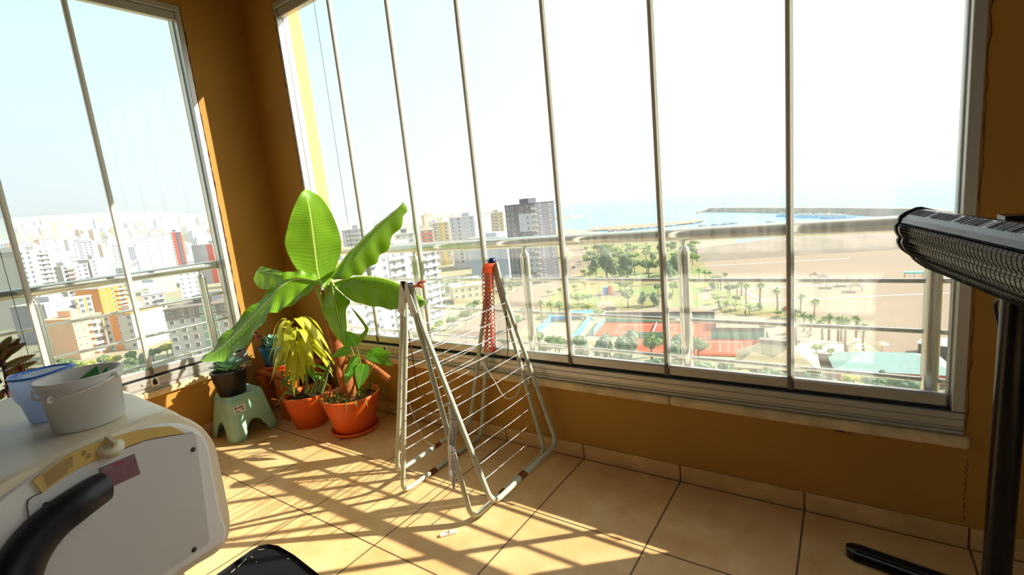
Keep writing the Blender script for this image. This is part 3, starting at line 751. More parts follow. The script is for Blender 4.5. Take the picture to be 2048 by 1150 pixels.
def resample(poly, m):
    L = [0]; P = poly + [poly[0]]
    for i in range(len(poly)): L.append(L[-1] + (P[i + 1] - P[i]).length)
    o = []; j = 0
    for k in range(m):
        s = L[-1] * k / m
        while L[j + 1] < s: j += 1
        o.append(P[j].lerp(P[j + 1], (s - L[j]) / max(1e-9, L[j + 1] - L[j])))
    return o
bot = resample(rr(cs, 0, .05), NS); topr = resample(rr(tp4, gz - .012, .04), NS)
cx, cy = (gx0 + gx1) / 2, (gy0 + gy1) / 2
rows = []
for k in range(NS):
    d = bot[k] - Vector((cx, cy, 0)); side = d.y if abs(d.x) > abs(d.y) * 1.03 else d.x
    half = .145; q = abs(side) / (half * .46); h = 0 if q >= 1 else .42 * math.sqrt(1 - q * q)
    rows.append([bot[k].lerp(topr[k], h + (1 - h) * i / 6) for i in range(7)])
rows.append(rows[0])
b.grid(rows, uv=False)
bo = build('body', b, M_gst, gst); bo.modifiers.new('t', 'SOLIDIFY').thickness = .006
b = MB(); r1_ = resample(rr(tp4, gz - .012, .04), NS); tp5 = [(x + (.008 if x < cx else -.008), y + (.008 if y < cy else -.008)) for x, y in tp4]
r2_ = resample(rr(tp5, gz, .036), NS); b.add(r1_ + r2_, [(i, (i + 1) % NS, NS + (i + 1) % NS, NS + i) for i in range(NS)], True); b.add(r2_, [tuple(range(NS))])
build('top', b, M_gst, gst)
st0 = (rows[0][0]).copy()
def fx(u, z):    # point on the +X side of the step stool
    t = z / (gz - .012); return Vector((gx1 - tin * t + .0015, gy0 + (gy1 - gy0) * u, z))
stk = MB(); stk.add([fx(.16, .165), fx(.40, .165), fx(.40, .208), fx(.16, .208)], [(0, 1, 2, 3)])
so = build('price_sticker', stk, M_white, gst); so.modifiers.new('t', 'SOLIDIFY').thickness = .0008
pm = MB()
for (u0_, u1_, z0_, z1_) in ((.18, .235, .188, .203), (.25, .36, .190, .200), (.18, .27, .170, .178), (.30, .37, .176, .184)):
    pm.prism([fx(u0_, z0_) + Vector((.0006, 0, 0)), fx(u1_, z0_) + Vector((.0006, 0, 0)), fx(u1_, z1_) + Vector((.0006, 0, 0)), fx(u0_, z1_) + Vector((.0006, 0, 0))], (.0006, 0, 0))
build('sticker_print', pm, mat('faded brown print', '8C7A66', .8), so)
M_bpot = mat('black plastic pot', '1E1A1C', .45)
kc = G(466, 786, gz); kc.z = gz + .001
blk = thing('echeveria_pot', kc, 'black pot with a grey-green echeveria rosette standing on the mint step stool', 'potted plant')
pot(blk, kc, .098, .072, .150, M_bpot, lip=.014)
b = MB()
for k in range(40):
    a = k * 2.4; t = k / 40; o = kc + Vector((.02 * math.cos(a), .02 * math.sin(a), .14 + .045 * t))
    lance(b, o, Vector((math.cos(a), math.sin(a), .25 + 1.7 * t * t)), .095 - .05 * t, .048 - .016 * t, -.12, fold=.35, n=5, shape=lambda t: max(.12, math.sin(PI * min(1, t * .82 + .16)) ** .6) if t < .98 else .06)
build('rosette', b, M_suc, blk, fix=False)
b = MB()
for k in range(5):
    o = kc + Vector((.05, .03, .15)); a = -.2 + k * .5
    lance(b, o, Vector((math.cos(a), math.sin(a), .4)), .05, .012, .2)
build('dry_leaves', b, mat('dry ochre leaf', 'B07A30', .8, trans=.2), blk, fix=False)

# ---- kalanchoe behind the machine
kc = WX(22, 800, -3.02); kc = Vector((-3.02, kc.y, 0))
kal = thing('kalanchoe_plant', kc, 'dark kalanchoe with brown saw-edged leaves behind the white machine', 'potted plant')
build('pot', MB().lathe([(0, 0), (.075, 0), (.09, .52), (.098, .525), (.098, .545), (.088, .545), (.084, .52), (0, .51)], kc, 28, closed=True), mat('beige plastic pot', 'CDBFA4', .6), kal)
dk = 2.02
build('stem', MB().tube(cr([kc + Vector((0, 0, .5)), D(22, 800, dk), D(12, 745, dk), D(2, 715, dk), D(-6, 690, dk)], 5), .009, 8), mat('purple brown stem', '5A3A44', .6), kal)
b = MB(); t2 = MB()
for (x0, y0, x1, y1) in ((8, 735, 72, 703), (10, 750, 75, 716), (4, 722, 40, 670), (2, 715, 52, 680), (12, 765, 70, 730), (0, 705, 22, 668), (0, 735, -40, 700), (10, 775, 55, 758), (2, 760, -30, 775), (14, 780, -10, 800)):
    o = D(x0, y0, dk); e2 = D(x1, y1, dk - .06); dr = e2 - o
    lance(b, o, dr, dr.length, .028, .05, D(x0, y0, dk - 1) - o, fold=.8, n=9)
    sd = dr.normalized().cross(D(x0, y0, dk - 1) - o).normalized()
    for j in range(9):
        for s in (1, -1): b.blob(o + dr * (.2 + .085 * j) + sd * s * .0125 * math.sin(PI * (.2 + .085 * j)) + Vector((0, 0, -.05 * dr.length * (.2 + .085 * j) ** 2)), .0032, 1)
build('leaves', b, leaf_mat('kalanchoe leaf', '4A3320', '6E5A30', '55402A', .15, 8), kal, fix=False)
fl = MB()
for k in range(6): fl.blob(D(40 + (k % 2) * 3, 730 + k * 2, dk - .03), .008, 1, .2, k)
build('flower', fl, mat('red flower', 'D2281C', .5), kal)

# ================================================================== MACHINE WITH BUCKET AND JUG
M_hous = mat('cream machine plastic', 'F0E4CC', .38, var=.08, vscale=3, dark='E6D4AE')
M_bez = mat('white machine plastic', 'F0EEEA', .35)
M_pan = mat('light grey panel', 'D6D5D2', .4, var=.04, vscale=3)
M_ylw = mat('yellowed clear plastic strip', 'DDBE72', .25, var=.12, vscale=4)
M_navy = mat('dark navy foam grip', '15161F', .45, bump=.05, bscale=300)
fp = Vector((-1.37, .50, 0)); fn = Vector((.9627, .2707, 0))
def PL(x, y, off=0.):
    d = ray(x, y); t = ((fp + fn * off - CP).dot(fn)) / d.dot(fn); return CP + d * t
mach = thing('exercise_machine', (-1.65, .28, 0), 'bulky cream exercise machine housing with a grey front panel, timer knob and navy handle', 'exercise machine')
half = [PL(x, y) for x, y in ((218, 870), (262, 847), (300, 832), (338.6, 822), (358, 827), (373, 836), (388, 842), (401.7, 850), (414, 861), (424.7, 874.5), (432, 887), (437.6, 903), (447.6, 949), (459, 1006.5), (463, 1030), (464, 1049.5), (462.5, 1064), (458, 1080), (447.6, 1095), (436, 1106), (421.8, 1115.5), (375.9, 1144))]
uD = Vector((-.2707, .9627, 0)); uc_ = -.25
def mirror(p): u = (p - fp).dot(uD); return p + uD * (2 * (uc_ - u))
half[0] = fp + uD * uc_ + Vector((0, 0, .806))
half.append(fp + uD * uc_ + Vector((0, 0, .385)))
outl = cr([tuple(p) for p in half], 3); outl = [Vector(p) for p in outl]
outl = outl + [mirror(p) for p in reversed(outl[1:-1])]
N = len(outl); cen = fp + uD * uc_ + Vector((0, 0, .6))
def ringo(sc, back): return [cen + (p - cen) * sc + Vector((-1, .02, 0)) * back for p in outl]
b = MB(); rg = [ringo(.93, -.002), ringo(.975, -.001), ringo(.995, .012), ringo(1, .03), ringo(1.0, .60), ringo(.985, .68), ringo(.95, .72), ringo(.88, .74)]
for k in range(len(rg) - 1): b.add(rg[k] + rg[k + 1], [(i, (i + 1) % N, N + (i + 1) % N, N + i) for i in range(N)], True)
b.add(rg[-1], [tuple(range(N))]); b.add(rg[0], [tuple(range(N))])
build('housing', b, M_hous, mach)
# white bezel standing proud of the housing
lip = [PL(x, y) for x, y in ((218, 872), (287, 853), (338.6, 846), (370, 850.5), (392, 862), (404, 877), (412, 900), (420, 949), (434, 1020), (446, 1058), (444, 1074), (436, 1086), (400, 1110), (340, 1149))]
lip[0] = fp + uD * uc_ + Vector((0, 0, .797)); lip.append(fp + uD * uc_ + Vector((0, 0, .405)))
lo = [Vector(p) for p in cr([tuple(p) for p in lip], 4)]; lo = lo + [mirror(p) for p in reversed(lo[1:-1])]; NL = len(lo)
def ringl(sc, off): return [cen + (p - cen) * sc + fn * off for p in lo]
b = MB(); rg = [ringl(1, .0025), ringl(1, .010), ringl(.992, .014), ringl(.96, .016)]
for k in range(len(rg) - 1): b.add(rg[k] + rg[k + 1], [(i, (i + 1) % NL, NL + (i + 1) % NL, NL + i) for i in range(NL)], True)
b.add(rg[-1], [tuple(range(NL))]); b.add(rg[0], [tuple(range(NL))])
build('bezel', b, M_bez, mach)
pn = [PL(x, y, .017) for x, y in ((56, 1000), (66, 993), (82, 986), (115, 961), (161, 934), (201, 916), (287, 882), (340, 872), (384, 866), (389, 871), (403, 970), (417, 1078), (412, 1088), (380, 1110), (316, 1152), (200, 1222), (120, 1270), (104, 1262), (70, 1110), (54, 1012))]
gp = MB(); gp.prism([cen + (p - cen) * 1.006 for p in pn], fn * .0006); build('panel_seam', gp, M_black, mach)
panel = build('front_panel', MB().prism(pn, fn * .004), M_pan, mach)
for (x, y) in ((386, 899), (388, 1099), (92, 1010)):
    b = MB(); c = PL(x, y, .021); Mx = Matrix.Rotation(PI / 2, 3, 'Y') ; q = fn.to_track_quat('Z', 'Y').to_matrix().to_4x4()
    b.lathe([(.0062, 0), (.0062, .0012), (.0045, .002), (0, .0008)], c, 16, q); build('screw', b, mat('dark steel screw', '4A4A4E', .35, .8), panel)
# sticker: grey plate with red print
def quad(x, y): return PL(x, y, .0212)
qs = [quad(196, 937), quad(268.6, 907), quad(281, 947.5), quad(212, 979)]
st = build('sticker', MB().prism(qs, fn * .0008), mat('grey sticker', '7C7676', .5, var=.1, vscale=60), panel)
b = MB(); mred = mat('red print', 'A8364C', .6); rn = random.Random(9)
def qp(u, v): return (qs[0].lerp(qs[1], u)).lerp(qs[3].lerp(qs[2], u), v) + fn * .0009
def bar(u0, u1, v0, v1): b.prism([qp(u0, v0), qp(u1, v0), qp(u1, v1), qp(u0, v1)], fn * .0004)
for (u0, u1, v0, v1) in ((.04, .96, .05, .075), (.04, .96, .925, .95), (.04, .055, .05, .95), (.945, .96, .05, .95), (.35, .7, .10, .17)): bar(u0, u1, v0, v1)
for r_ in range(10):
    u = .09
    while u < .9:
        l = rn.uniform(.03, .10); bar(u, min(u + l, .92), .215 + r_ * .07, .24 + r_ * .07); u += l + .018
build('warning_print', b, mred, st)
# yellowed control strip following the arch, printed scale, timer knob
o_ = [(63, 960.6), (115, 921), (160.7, 897.5), (218, 876.5), (287, 857.5), (340, 852)]; i_ = [(82, 986), (115, 961), (160.7, 933.5), (201, 915), (287, 880.5), (367, 866)]
oc = cr([tuple(PL(x, y, .0165)) for x, y in o_], 5); ic = cr([tuple(PL(x, y, .0165)) for x, y in i_], 5)
b = MB(); oc = [Vector(p) for p in oc]; ic = [Vector(p) for p in ic]
b.add(oc + ic + [p + fn * .005 for p in oc] + [p + fn * .005 for p in ic], [f for i in range(len(oc) - 1) for f in ((i, i + 1, 26 + i + 1, 26 + i), (52 + i, 78 + i, 78 + i + 1, 52 + i + 1), (i, 52 + i, 52 + i + 1, i + 1), (26 + i, 26 + i + 1, 78 + i + 1, 78 + i))] + [(0, 26, 78, 52), (25, 77, 103, 51)])
strip = build('control_strip', b, M_ylw, mach)
b = MB()
for k in range(8):
    t = .14 + .1 * k
    ps = [oc[i].lerp(ic[i], t) + fn * .0056 for i in range(2, 9 if k < 6 else 8)]
    b.tube(ps, .0007, 4)
for k in range(6):
    i = 10 + (k > 2); ps = oc[i].lerp(ic[i], .18 + .09 * k) + fn * .0056; b.tube([ps, ps + (oc[i + 1] - oc[i]) * .7], .0009, 4)
build('printed_scale', b, mat('faded brown print', '8C7A66', .8), strip)
kn_ = (fn * .55 + Vector((0, 0, 1)) * .8).normalized(); kq = kn_.to_track_quat('Z', 'Y').to_matrix().to_4x4(); kcx = PL(219, 893, .020)
M_knob = mat('ivory knob plastic', 'DDD3B4', .4)
kn = build('timer_knob', MB().lathe([(.024, -.012), (.026, 0), (.026, .003), (.023, .006), (.016, .0075), (.014, .009), (0, .009)], kcx, 32, kq), M_knob, mach)
gr = MB(); gx = (fn - kn_ * fn.dot(kn_)).normalized(); gy = kn_.cross(gx)
gr.prism([kcx + kn_ * .0085 + gx * a + gy * c for a, c in ((-.013, -.0045), (.014, -.0035), (.014, .0035), (-.013, .0045))], kn_ * .015)
build('knob_grip', gr, M_knob, kn)
for a0 in (.2, 2.4, 4.3):
    build('knob_marking', MB().tube([kcx + kn_ * .0048 + (uD * math.cos(a) + uD.cross(kn_) * math.sin(a)) * .0215 for a in [a0 + .14 * j for j in range(8)]], .0022, 5, flat=.5), mat('grey marking', '9A9890', .6), kn)
# supporting column, rusty bolt, handle loop
build('column', MB().tube([cen + Vector((-.38, -.10, -.60)), cen + Vector((-.38, -.10, -.215))], .055, 20), mat('blue steel tube', '23335E', .35, .4), mach)
build('base', MB().rbox(cen + Vector((-.72, -.30, -.6)), cen + Vector((-.10, .02, -.555)), .015), M_bez, mach)
c = PL(352, 1143, -.05)
build('bolt', MB().tube([c + Vector((0, 0, .035)), c - Vector((0, 0, .05))], .011, 12), M_rust, mach)
hp = [D(x, y, d) for x, y, d in ((209, 974, 1.01), (192, 982, .995), (150, 1011, .955), (101, 1048, .92), (61, 1094, .89), (35, 1142, .87), (20, 1200, .86), (14, 1272, .87), (26, 1340, .90))]
hr = cr([tuple(p) for p in hp], 6); n_ = len(hr)
b = MB(); b.tube(hr, [.030 if i < 2 else .031 + .007 * min(1, i / 30) for i in range(n_)], 24)
build('handle_grip', b, M_navy, mach)
b = MB(); b.tube(cr([D(120, 1075, 1.03), D(128, 1130, 1.02), D(150, 1210, 1.02), D(190, 1330, 1.04)], 6), .023, 18); b.tube(cr([D(48, 1052, 1.02), D(60, 1075, 1.0), D(90, 1090, 1.01), D(120, 1100, 1.02)], 5), .019, 14)
build('handle_stem', b, mat('dark blue painted tube', '141B33', .3, .2), mach)

# black platform on the floor
zt = .10
tp_ = [G(x, y, zt) for x, y in ((300, 1235), (427, 1151), (500, 1099), (518, 1089), (535, 1086), (556, 1089), (589, 1108), (644, 1151), (760, 1240), (560, 1360))]
pl = [Vector(p) for p in tp_]; cc = sum(pl, Vector()) / len(pl)
plat = thing('black_platform', (cc.x, cc.y, 0), 'black platform with rounded rim on the floor beside the white machine, worn and scuffed', 'platform')
M_bk = mat('scuffed black plastic', '0C0B0E', .75, var=.3, vscale=30, spec=.2)
def rp(sc, z): return [Vector((cc.x + (p.x - cc.x) * sc, cc.y + (p.y - cc.y) * sc, z)) for p in pl]
b = MB(); rg = [rp(.94, 0), rp(.99, .01), rp(1, .03), rp(1, .085), rp(.985, .098), rp(.96, .10), rp(.945, .096), rp(.935, .088)]; n_ = len(pl)
for k in range(len(rg) - 1): b.add(rg[k] + rg[k + 1], [(i, (i + 1) % n_, n_ + (i + 1) % n_, n_ + i) for i in range(n_)], False)
b.add(rg[-1], [tuple(range(n_))]); b.add(rg[0], [tuple(range(n_))])
build('deck', b, M_bk, plat)
for (x, y, x2, y2) in ((512, 1101, 528, 1098), (492, 1118, 476, 1134), (502, 1113, 505, 1115), (512, 1123, 514, 1124), (574, 1117, 578, 1118), (470, 1138, 462, 1145)):
    build('scratch', MB().tube([G(x, y, .0885), G(x2, y2, .0885)], .0012, 5), mat('pale scratch', 'B9A98C', .8), plat)

# ---- bucket
bz = .800
kc = G(183, 848, bz); kc.z = bz + .006
M_bkt = mat('white bucket plastic', 'F6F4F0', .35, var=.03, vscale=5, trans=.25)
buc = thing('bucket', kc, 'white plastic bucket with a carrying handle standing on the cream machine', 'bucket')
rt, rb, h = .076, .066, .118
build('body', MB().lathe([(0, 0), (rb - .004, 0), (rb, .004), (rt - .004, h - .022), (rt + .003, h - .020), (rt + .003, h - .016), (rt - .002, h - .014), (rt + .004, h - .004), (rt + .004, h), (rt - .002, h), (rt - .006, h - .01), (rb - .003, .006), (0, .005)], kc, 56, closed=True), M_bkt, buc)
M_hd = mat('white handle plastic', 'F0EEEA', .4)
ax = (D(252, 752, 1.1) - D(155, 778, 1.1)); ax.z = 0; ax.normalize(); pp = Vector((-ax.y, ax.x, 0))
if pp.dot(CP - kc) < 0: pp = -pp
pts = []
for k in range(21):
    a = PI * k / 20; pts.append(kc + Vector((0, 0, h - .012 - .018 * math.sin(a))) + ax * math.cos(a) * -(rt + .006) + pp * math.sin(a) * (rt + .008))
hn = build('handle', MB().tube(pts, .0028, 8), M_hd, buc)
for s in (0, -1): build('handle_lug', MB().blob(pts[s], .0075, 2), M_hd, buc)
b = MB()
b.tube([pts[10] - (pts[11] - pts[9]).normalized() * .004, pts[10] + (pts[11] - pts[9]).normalized() * .004], .008, 10)
build('handle_sleeve', b, M_hd, buc)
# green sachets inside
sac = thing('seed_packet', kc + Vector((0, 0, .006)), 'bright green packet sticking up inside the white bucket', 'packet')
b = MB(); HZ_ = Vector((0, 0, 1))
lf = -ax if (ax.dot(RCW @ Vector((1, 0, 0))) > 0) else ax
for (u0_, u1_, z1_, q) in ((-.020, .038, .124, .028), (-.036, -.010, .117, .034)):
    c0 = kc - pp * q; b.prism([c0 + lf * u0_ + HZ_ * .006, c0 + lf * u1_ + HZ_ * .006, c0 + lf * (u1_ * .8) + HZ_ * (z1_ - .03), c0 + lf * u0_ + HZ_ * z1_], -pp * .003)
build('sachet', b, mat('bright green film', '1E9A32', .3, trans=.2), sac)

# ---- blue measuring jug
jc = G(108, 838, bz); jc.z = bz + .0075
M_jug = mat('translucent blue plastic', 'D4E2FC', .3, trans=.5, tcol='E2EEFF', alpha=.55)
jug = thing('measuring_jug', jc, 'translucent blue plastic jug standing behind the white bucket', 'jug')
b = MB(); rows = []
jd = 1.30
ax = (D(150, 750, jd) - D(20, 770, jd)); ax.z = 0; ax.normalize(); pp = Vector((-ax.y, ax.x, 0))
for i, (z, r) in enumerate(((0, .036), (.004, .040), (.05, .047), (.09, .053), (.108, .056), (.112, .058))):
    row = []
    for k in range(41):
        a = 2 * PI * k / 40; q = 1 + (.22 * max(0, math.cos(a)) ** 6) * z / .112; zz = z + (.008 * max(0, math.cos(a)) ** 4) * z / .112
        row.append(jc + ax * math.cos(a) * r * q + pp * math.sin(a) * r + Vector((0, 0, zz)))
    rows.append(row)
b.grid(rows, uv=False); b.add(rows[0][:-1], [tuple(range(40))])
jo = build('body', b, M_jug, jug); jo.modifiers.new('t', 'SOLIDIFY').thickness = .0025
hx = [jc - ax * .052 + Vector((0, 0, .105)), jc - ax * .074 + Vector((0, 0, .103)), jc - ax * .074 + Vector((0, 0, .05)), jc - ax * .042 + Vector((0, 0, .03))]
build('handle', MB().tube(fillet(hx, .02), .007, 8, flat=1.5), M_jug, jug)
b = MB(); rim = [rows[-1][k] + Vector((0, 0, .001)) for k in range(41)]; b.tube(rim[:-1], .003, 6, closed=True); build('rim', b, mat('blue rim plastic', '4A8CEB', .3), jug)

# ================================================================== PATIO HEATER
M_hb = mat('gloss black heater shell', '101014', .22, .3)
M_chr = mat('polished reflector', 'D6D2C8', .07, 1.)
hd = ray(1434, 362).normalized()
E0 = D(1804, 431, 1.28); HZ = Vector((0, 0, 1))     # far top front ridge; the lamp head runs from here towards the camera
def SP(x, y): d = ray(x, y); return CP + d * ((E0 - CP).dot(hd) / d.dot(hd))
LH = .98
heat = thing('patio_heater', (E0 - hd * .40).to_2d().to_3d(), 'black electric patio heater with a wire-guarded lamp head on a pole at the right', 'heater')
topp = [SP(*p) for p in ((1890, 440), (1868, 424), (1838, 416.5), (1828, 417.5), (1806, 427), (1797, 434), (1794, 443))]
face = [SP(*p) for p in cr([(1795, 445), (1788.5, 452), (1789.5, 464), (1796, 474)], 4)[:-1] + cr([(1796, 474), (1793, 483), (1801, 498), (1820, 511)], 4)[:-1] + cr([(1820, 511), (1826, 519), (1845, 532), (1869, 542)], 5)]
back = [SP(*p) for p in ((1869, 542), (1888, 540), (1900, 505), (1896, 465), (1890, 440))]
ctr = sum(face, Vector()) / len(face) * .5 + sum(back, Vector()) / len(back) * .5
def pull(p, k): return p + (ctr - p) * k
def sweep(mb, prof, s0, s1, smooth=True): return mb.grid([[p - hd * s0 for p in prof], [p - hd * s1 for p in prof]], uv=False, smooth=smooth)
o = build('shell', sweep(sweep(MB(), topp, .014, LH - .014, False), back, .014, LH - .014, False), M_hb, heat); o.modifiers.new('t', 'SOLIDIFY').thickness = .002
M_slot = mat('dark vent slot', '050506', .7)
tA, tB = topp[3], topp[4]; up_ = (tB - tA).cross(hd).normalized(); up_ = up_ if up_.z > 0 else -up_
for g_ in range(7):
    b = MB()
    for k in range(12):
        s = .035 + g_ * .132 + k * .0095
        b.add([tA.lerp(tB, .05) - hd * s + up_ * .0013, tA.lerp(tB, .05) - hd * (s + .0048) + up_ * .0013, tA.lerp(tB, .95) - hd * (s + .0058) + up_ * .0013, tA.lerp(tB, .95) - hd * (s + .001) + up_ * .0013], [(0, 1, 2, 3)])
    vo = build('vent', b, M_slot, heat); vo.modifiers.new('t', 'SOLIDIFY').thickness = .0006
build('reflector', sweep(MB(), [pull(p, .10 + .22 * math.sin(PI * i / (len(face) - 1))) for i, p in enumerate(face)], .03, LH - .03), mat('bronze reflector', '54463A', .25, 1.), heat)
for i in (9,):
    q = pull(face[i], .30); build('heating_tube', MB().tube([q - hd * .06, q - hd * (LH - .06)], .007, 12), mat('ivory quartz tube', '8E8068', .3), heat)
b = MB()
for k in range(58): s = .036 + k * .0157; b.tube([p - hd * s for p in face], .0008, 4, cap=False)
for i in range(0, len(face), 2): b.tube([face[i] - hd * .034, face[i] - hd * (LH - .034)], .0006, 4)
build('wire_guard', b, mat('black guard wire', '0C0B0D', .5, 0), heat)
for s0, s1, nm, m_ in ((0, .016, 'end_cap', M_hb), (.016, .022, 'end_seal', M_black), (LH - .02, LH, 'end_cap', M_hb)):
    gs = -.05 if nm == 'end_seal' else -.02; build(nm, MB().prism([pull(p, gs) - hd * s0 for p in topp + face + back[1:-1]], -hd * (s1 - s0)), m_, heat)
for s0, s1 in ((.022, .040), (LH - .04, LH - .02)):
    o = build('chrome_band', sweep(MB(), face, s0, s1), M_chr, heat); o.modifiers.new('t', 'SOLIDIFY').thickness = .002
pole = D(1998, 1080, 1.02); pole = Vector((pole.x, pole.y, 0))
bm_ = back[2] - hd * .42
zt_ = bm_.z
build('pole', MB().tube([pole + Vector((0, 0, .03)), pole + Vector((0, 0, zt_ + .10))], .0235, 24), M_hb, heat)
b = MB(); hc = bm_
b.tube([Vector((pole.x, pole.y, zt_)), hc], .012, 12)
c_ = D(2043, 452, .95); b.cbox(Vector((pole.x, pole.y, zt_ + .11)), (.06, .06, .03))
b.tube([D(2018, 456, 1.0), D(2036, 453, 1.0)], .007, 10); b.tube([D(2034, 453, 1.0), D(2070, 458, 1.0), Vector((pole.x, pole.y, zt_ + .09))], .014, 10)
build('bracket', b, M_hb, heat)
ft = G(1692, 1092, .022); fd = Vector((.98, -.18, 0)).normalized(); fs = Vector((.18, .98, 0))
def foot(c0, L):
    b = MB(); n = 14; ringp = []
    for (w_, z) in ((.030, .0), (.034, .006), (.034, .016), (.028, .026), (.012, .030)):
        r = []
        for k in range(n + 1): a = PI / 2 + PI * k / n; r.append(c0 + fd * (w_ + w_ * math.cos(a)) + fs * w_ * math.sin(a) + Vector((0, 0, z - c0.z)))
        for k in range(n + 1): a = -PI / 2 + PI * k / n; r.append(c0 + fd * (L - w_ + w_ * math.cos(a)) + fs * w_ * math.sin(a) + Vector((0, 0, z - c0.z)))
        ringp.append(r)
    m_ = len(ringp[0])
    for k in range(len(ringp) - 1): b.add(ringp[k] + ringp[k + 1], [(i, (i + 1) % m_, m_ + (i + 1) % m_, m_ + i) for i in range(m_)], True)
    b.add(ringp[-1], [tuple(range(m_))]); b.add(ringp[0], [tuple(range(m_))])
    for s in (1, -1): b.tube([c0 + fd * .03 + fs * s * .014 + Vector((0, 0, .028 - c0.z)), c0 + fd * (L - .03) + fs * s * .014 + Vector((0, 0, .028 - c0.z))], .006, 8)
    return build('foot', b, M_hb, heat)
foot(ft, .62)
c2 = ft + fd * .31 ; c3 = Vector((pole.x * 2 - c2.x, pole.y * 2 - c2.y, .022)) - fd * .31
foot(c3, .62)
build('cross_bar', MB().tube([Vector((c2.x, c2.y, .02)), Vector((pole.x, pole.y, .03)), Vector((c3.x + fd.x * .31, c3.y + fd.y * .31, .02))], .02, 12), M_hb, heat)
cb = cr([tuple(hc - HZ * .05 - hd * .0), tuple(D(1995, 600, 1.13)), tuple(D(2000, 660, 1.14)), tuple(D(2008, 710, 1.12)), tuple(D(2022, 780, 1.05)), tuple(D(2022, 880, 1.02)), tuple(D(2000, 920, 1.015))], 8)
build('power_cable', MB().tube(cb, .004, 8), M_black, heat)
build('pole_knob', MB().blob(D(1998, 920, 1.015), .011, 2), mat('dark grey knob', '2E3036', .5), heat)

# ================================================================== THE TOWN, PARK, BEACH AND SEA OUTSIDE
GZ = CAMZ - 44.
def GP(x, y, dz=0.): return G(x, y, GZ + dz)
def azi(x, y):
    d = ray(x, y); return Vector((d.x, d.y, 0)).normalized(), d.z / math.hypot(d.x, d.y)
def slope(p):       # the land climbs inland, to the left of the view
    a = math.degrees(math.atan2(-p.x, p.y)); r = math.hypot(p.x, p.y)
    k = max(0., min(1., (a - 44) / 34)); return GZ + .066 * k * k * (3 - 2 * k) * max(0, min(r, 9000) - 600)
def patch(name, pts, m, dz, px=True, kind='structure'):
    ps = [GP(*p) if px else Vector((*p, GZ)) for p in pts]
    b = MB(); b.add([Vector((p.x, p.y, GZ + dz)) for p in ps], [tuple(range(len(ps)))])
    o = build(name, b, m); 
    if kind: o['kind'] = kind
    return o
M_sea = mat('pale sea water', '6CB0C4', .4, var=.05, vscale=.01)
M_land = mat('dusty town ground', '93836E', .95, var=.25, vscale=.03, dark='8A916C')
M_sand = mat('beach sand', '8E7A64', .95, var=.10, vscale=.02)
M_lawn = mat('park grass', '627A3A', .95, var=.3, vscale=.05, dark='8C7648')
M_road = mat('sunbleached asphalt', '877663', .9, var=.15, vscale=.05)
M_path = mat('pale paving', '93836E', .9, var=.1, vscale=.1)
M_rock = mat('breakwater rock', '9A8B7C', .95, var=.3, vscale=.08)
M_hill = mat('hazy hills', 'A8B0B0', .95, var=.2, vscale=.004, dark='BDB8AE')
b = MB(); b.add([(-60000, -40000, GZ - .8), (60000, -40000, GZ - .8), (60000, 60000, GZ - .8), (-60000, 60000, GZ - .8)], [(0, 1, 2, 3)])
struct('sea', b, M_sea)
far = GP(985, 424)
coast = [GP(*p) for p in ((1900, 458), (1780, 462), (1700, 471), (1640, 478), (1560, 490), (1480, 493), (1468, 478), (1400, 476), (1330, 472), (1250, 469), (1200, 464), (1140, 458), (1075, 458), (1045, 446), (1022, 434), (1000, 427))]
lp = [(700, 380), (2500, 200), (30000, -30000), (-60000, -40000), (-60000, far.y * 6), (far.x * 6, far.y * 6), (far.x, far.y)]
patch('land', [(p.x, p.y) for p in coast][::-1] + lp[:4] + lp[4:], M_land, 0, False)
b = MB(); rows = []
for i in range(37):
    a = math.radians(44 + 2.4 * i); row = []
    for r in (600, 800, 1100, 1500, 2200, 3200, 4700, 6500, 9000, 12000):
        p = Vector((-r * math.sin(a), r * math.cos(a), 0)); p.z = slope(p) - 1 + (r > 900) * 14 * math.sin(a * 23 + r * .004) * min(1, r / 5000) * min(1, i / 6); row.append(p)
    rows.append(row)
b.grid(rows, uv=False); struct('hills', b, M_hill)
patch('harbour_mole', [(1178, 462), (1250, 459), (1330, 453), (1390, 446), (1414, 441), (1396, 440), (1330, 446), (1250, 451), (1178, 457)], M_sand, .6)
def bank(name, px, wd, ht, label):       # a rock breakwater with sloping sides
    ps = [GP(*p) for p in px]; b = MB(); rows = []
    for i, p in enumerate(ps):
        t = (ps[min(i + 1, len(ps) - 1)] - ps[max(i - 1, 0)]).normalized(); n = Vector((-t.y, t.x, 0)); q = .35 if i in (0, len(ps) - 1) else 1
        rows.append([p + n * wd * u * q + Vector((0, 0, z * q - .8)) for u, z in ((-1, 0), (-.5, ht), (.5, ht), (1, 0))])
    b.grid(rows, smooth=False, uv=False); tag(build(name, b, M_rock), label, 'breakwater')
bank('breakwater', [(1060, 444), (1100, 440), (1135, 436.5), (1166, 432)], 20, 8, 'long low breakwater running out to sea beside the dark tower')
bank('breakwater', [(1060, 437), (1075, 435.5), (1092, 434)], 24, 8, 'short far breakwater lying beyond the longer one beside the dark tower')
bank('breakwater', [(1393, 426), (1425, 422.5), (1500, 423), (1580, 424.5), (1700, 427), (1850, 431), (2000, 436)], 9, 7, 'harbour breakwater stretching behind the moored blue boats')
patch('beach', [(1400, 505), (1480, 494), (1560, 491), (1640, 479), (1700, 472), (1780, 463), (1900, 459), (2040, 470), (2040, 800), (1900, 790), (1800, 730), (1700, 660), (1600, 628), (1500, 600), (1440, 566), (1410, 530)], M_sand, .05)
patch('park_lawn', [(1070, 640), (1100, 590), (1165, 540), (1190, 520), (1150, 500), (1130, 485), (1250, 478), (1380, 478), (1405, 510), (1440, 568), (1500, 602), (1600, 630), (1590, 640), (1430, 625), (1340, 612), (1200, 625), (1130, 640)], M_lawn, .04)
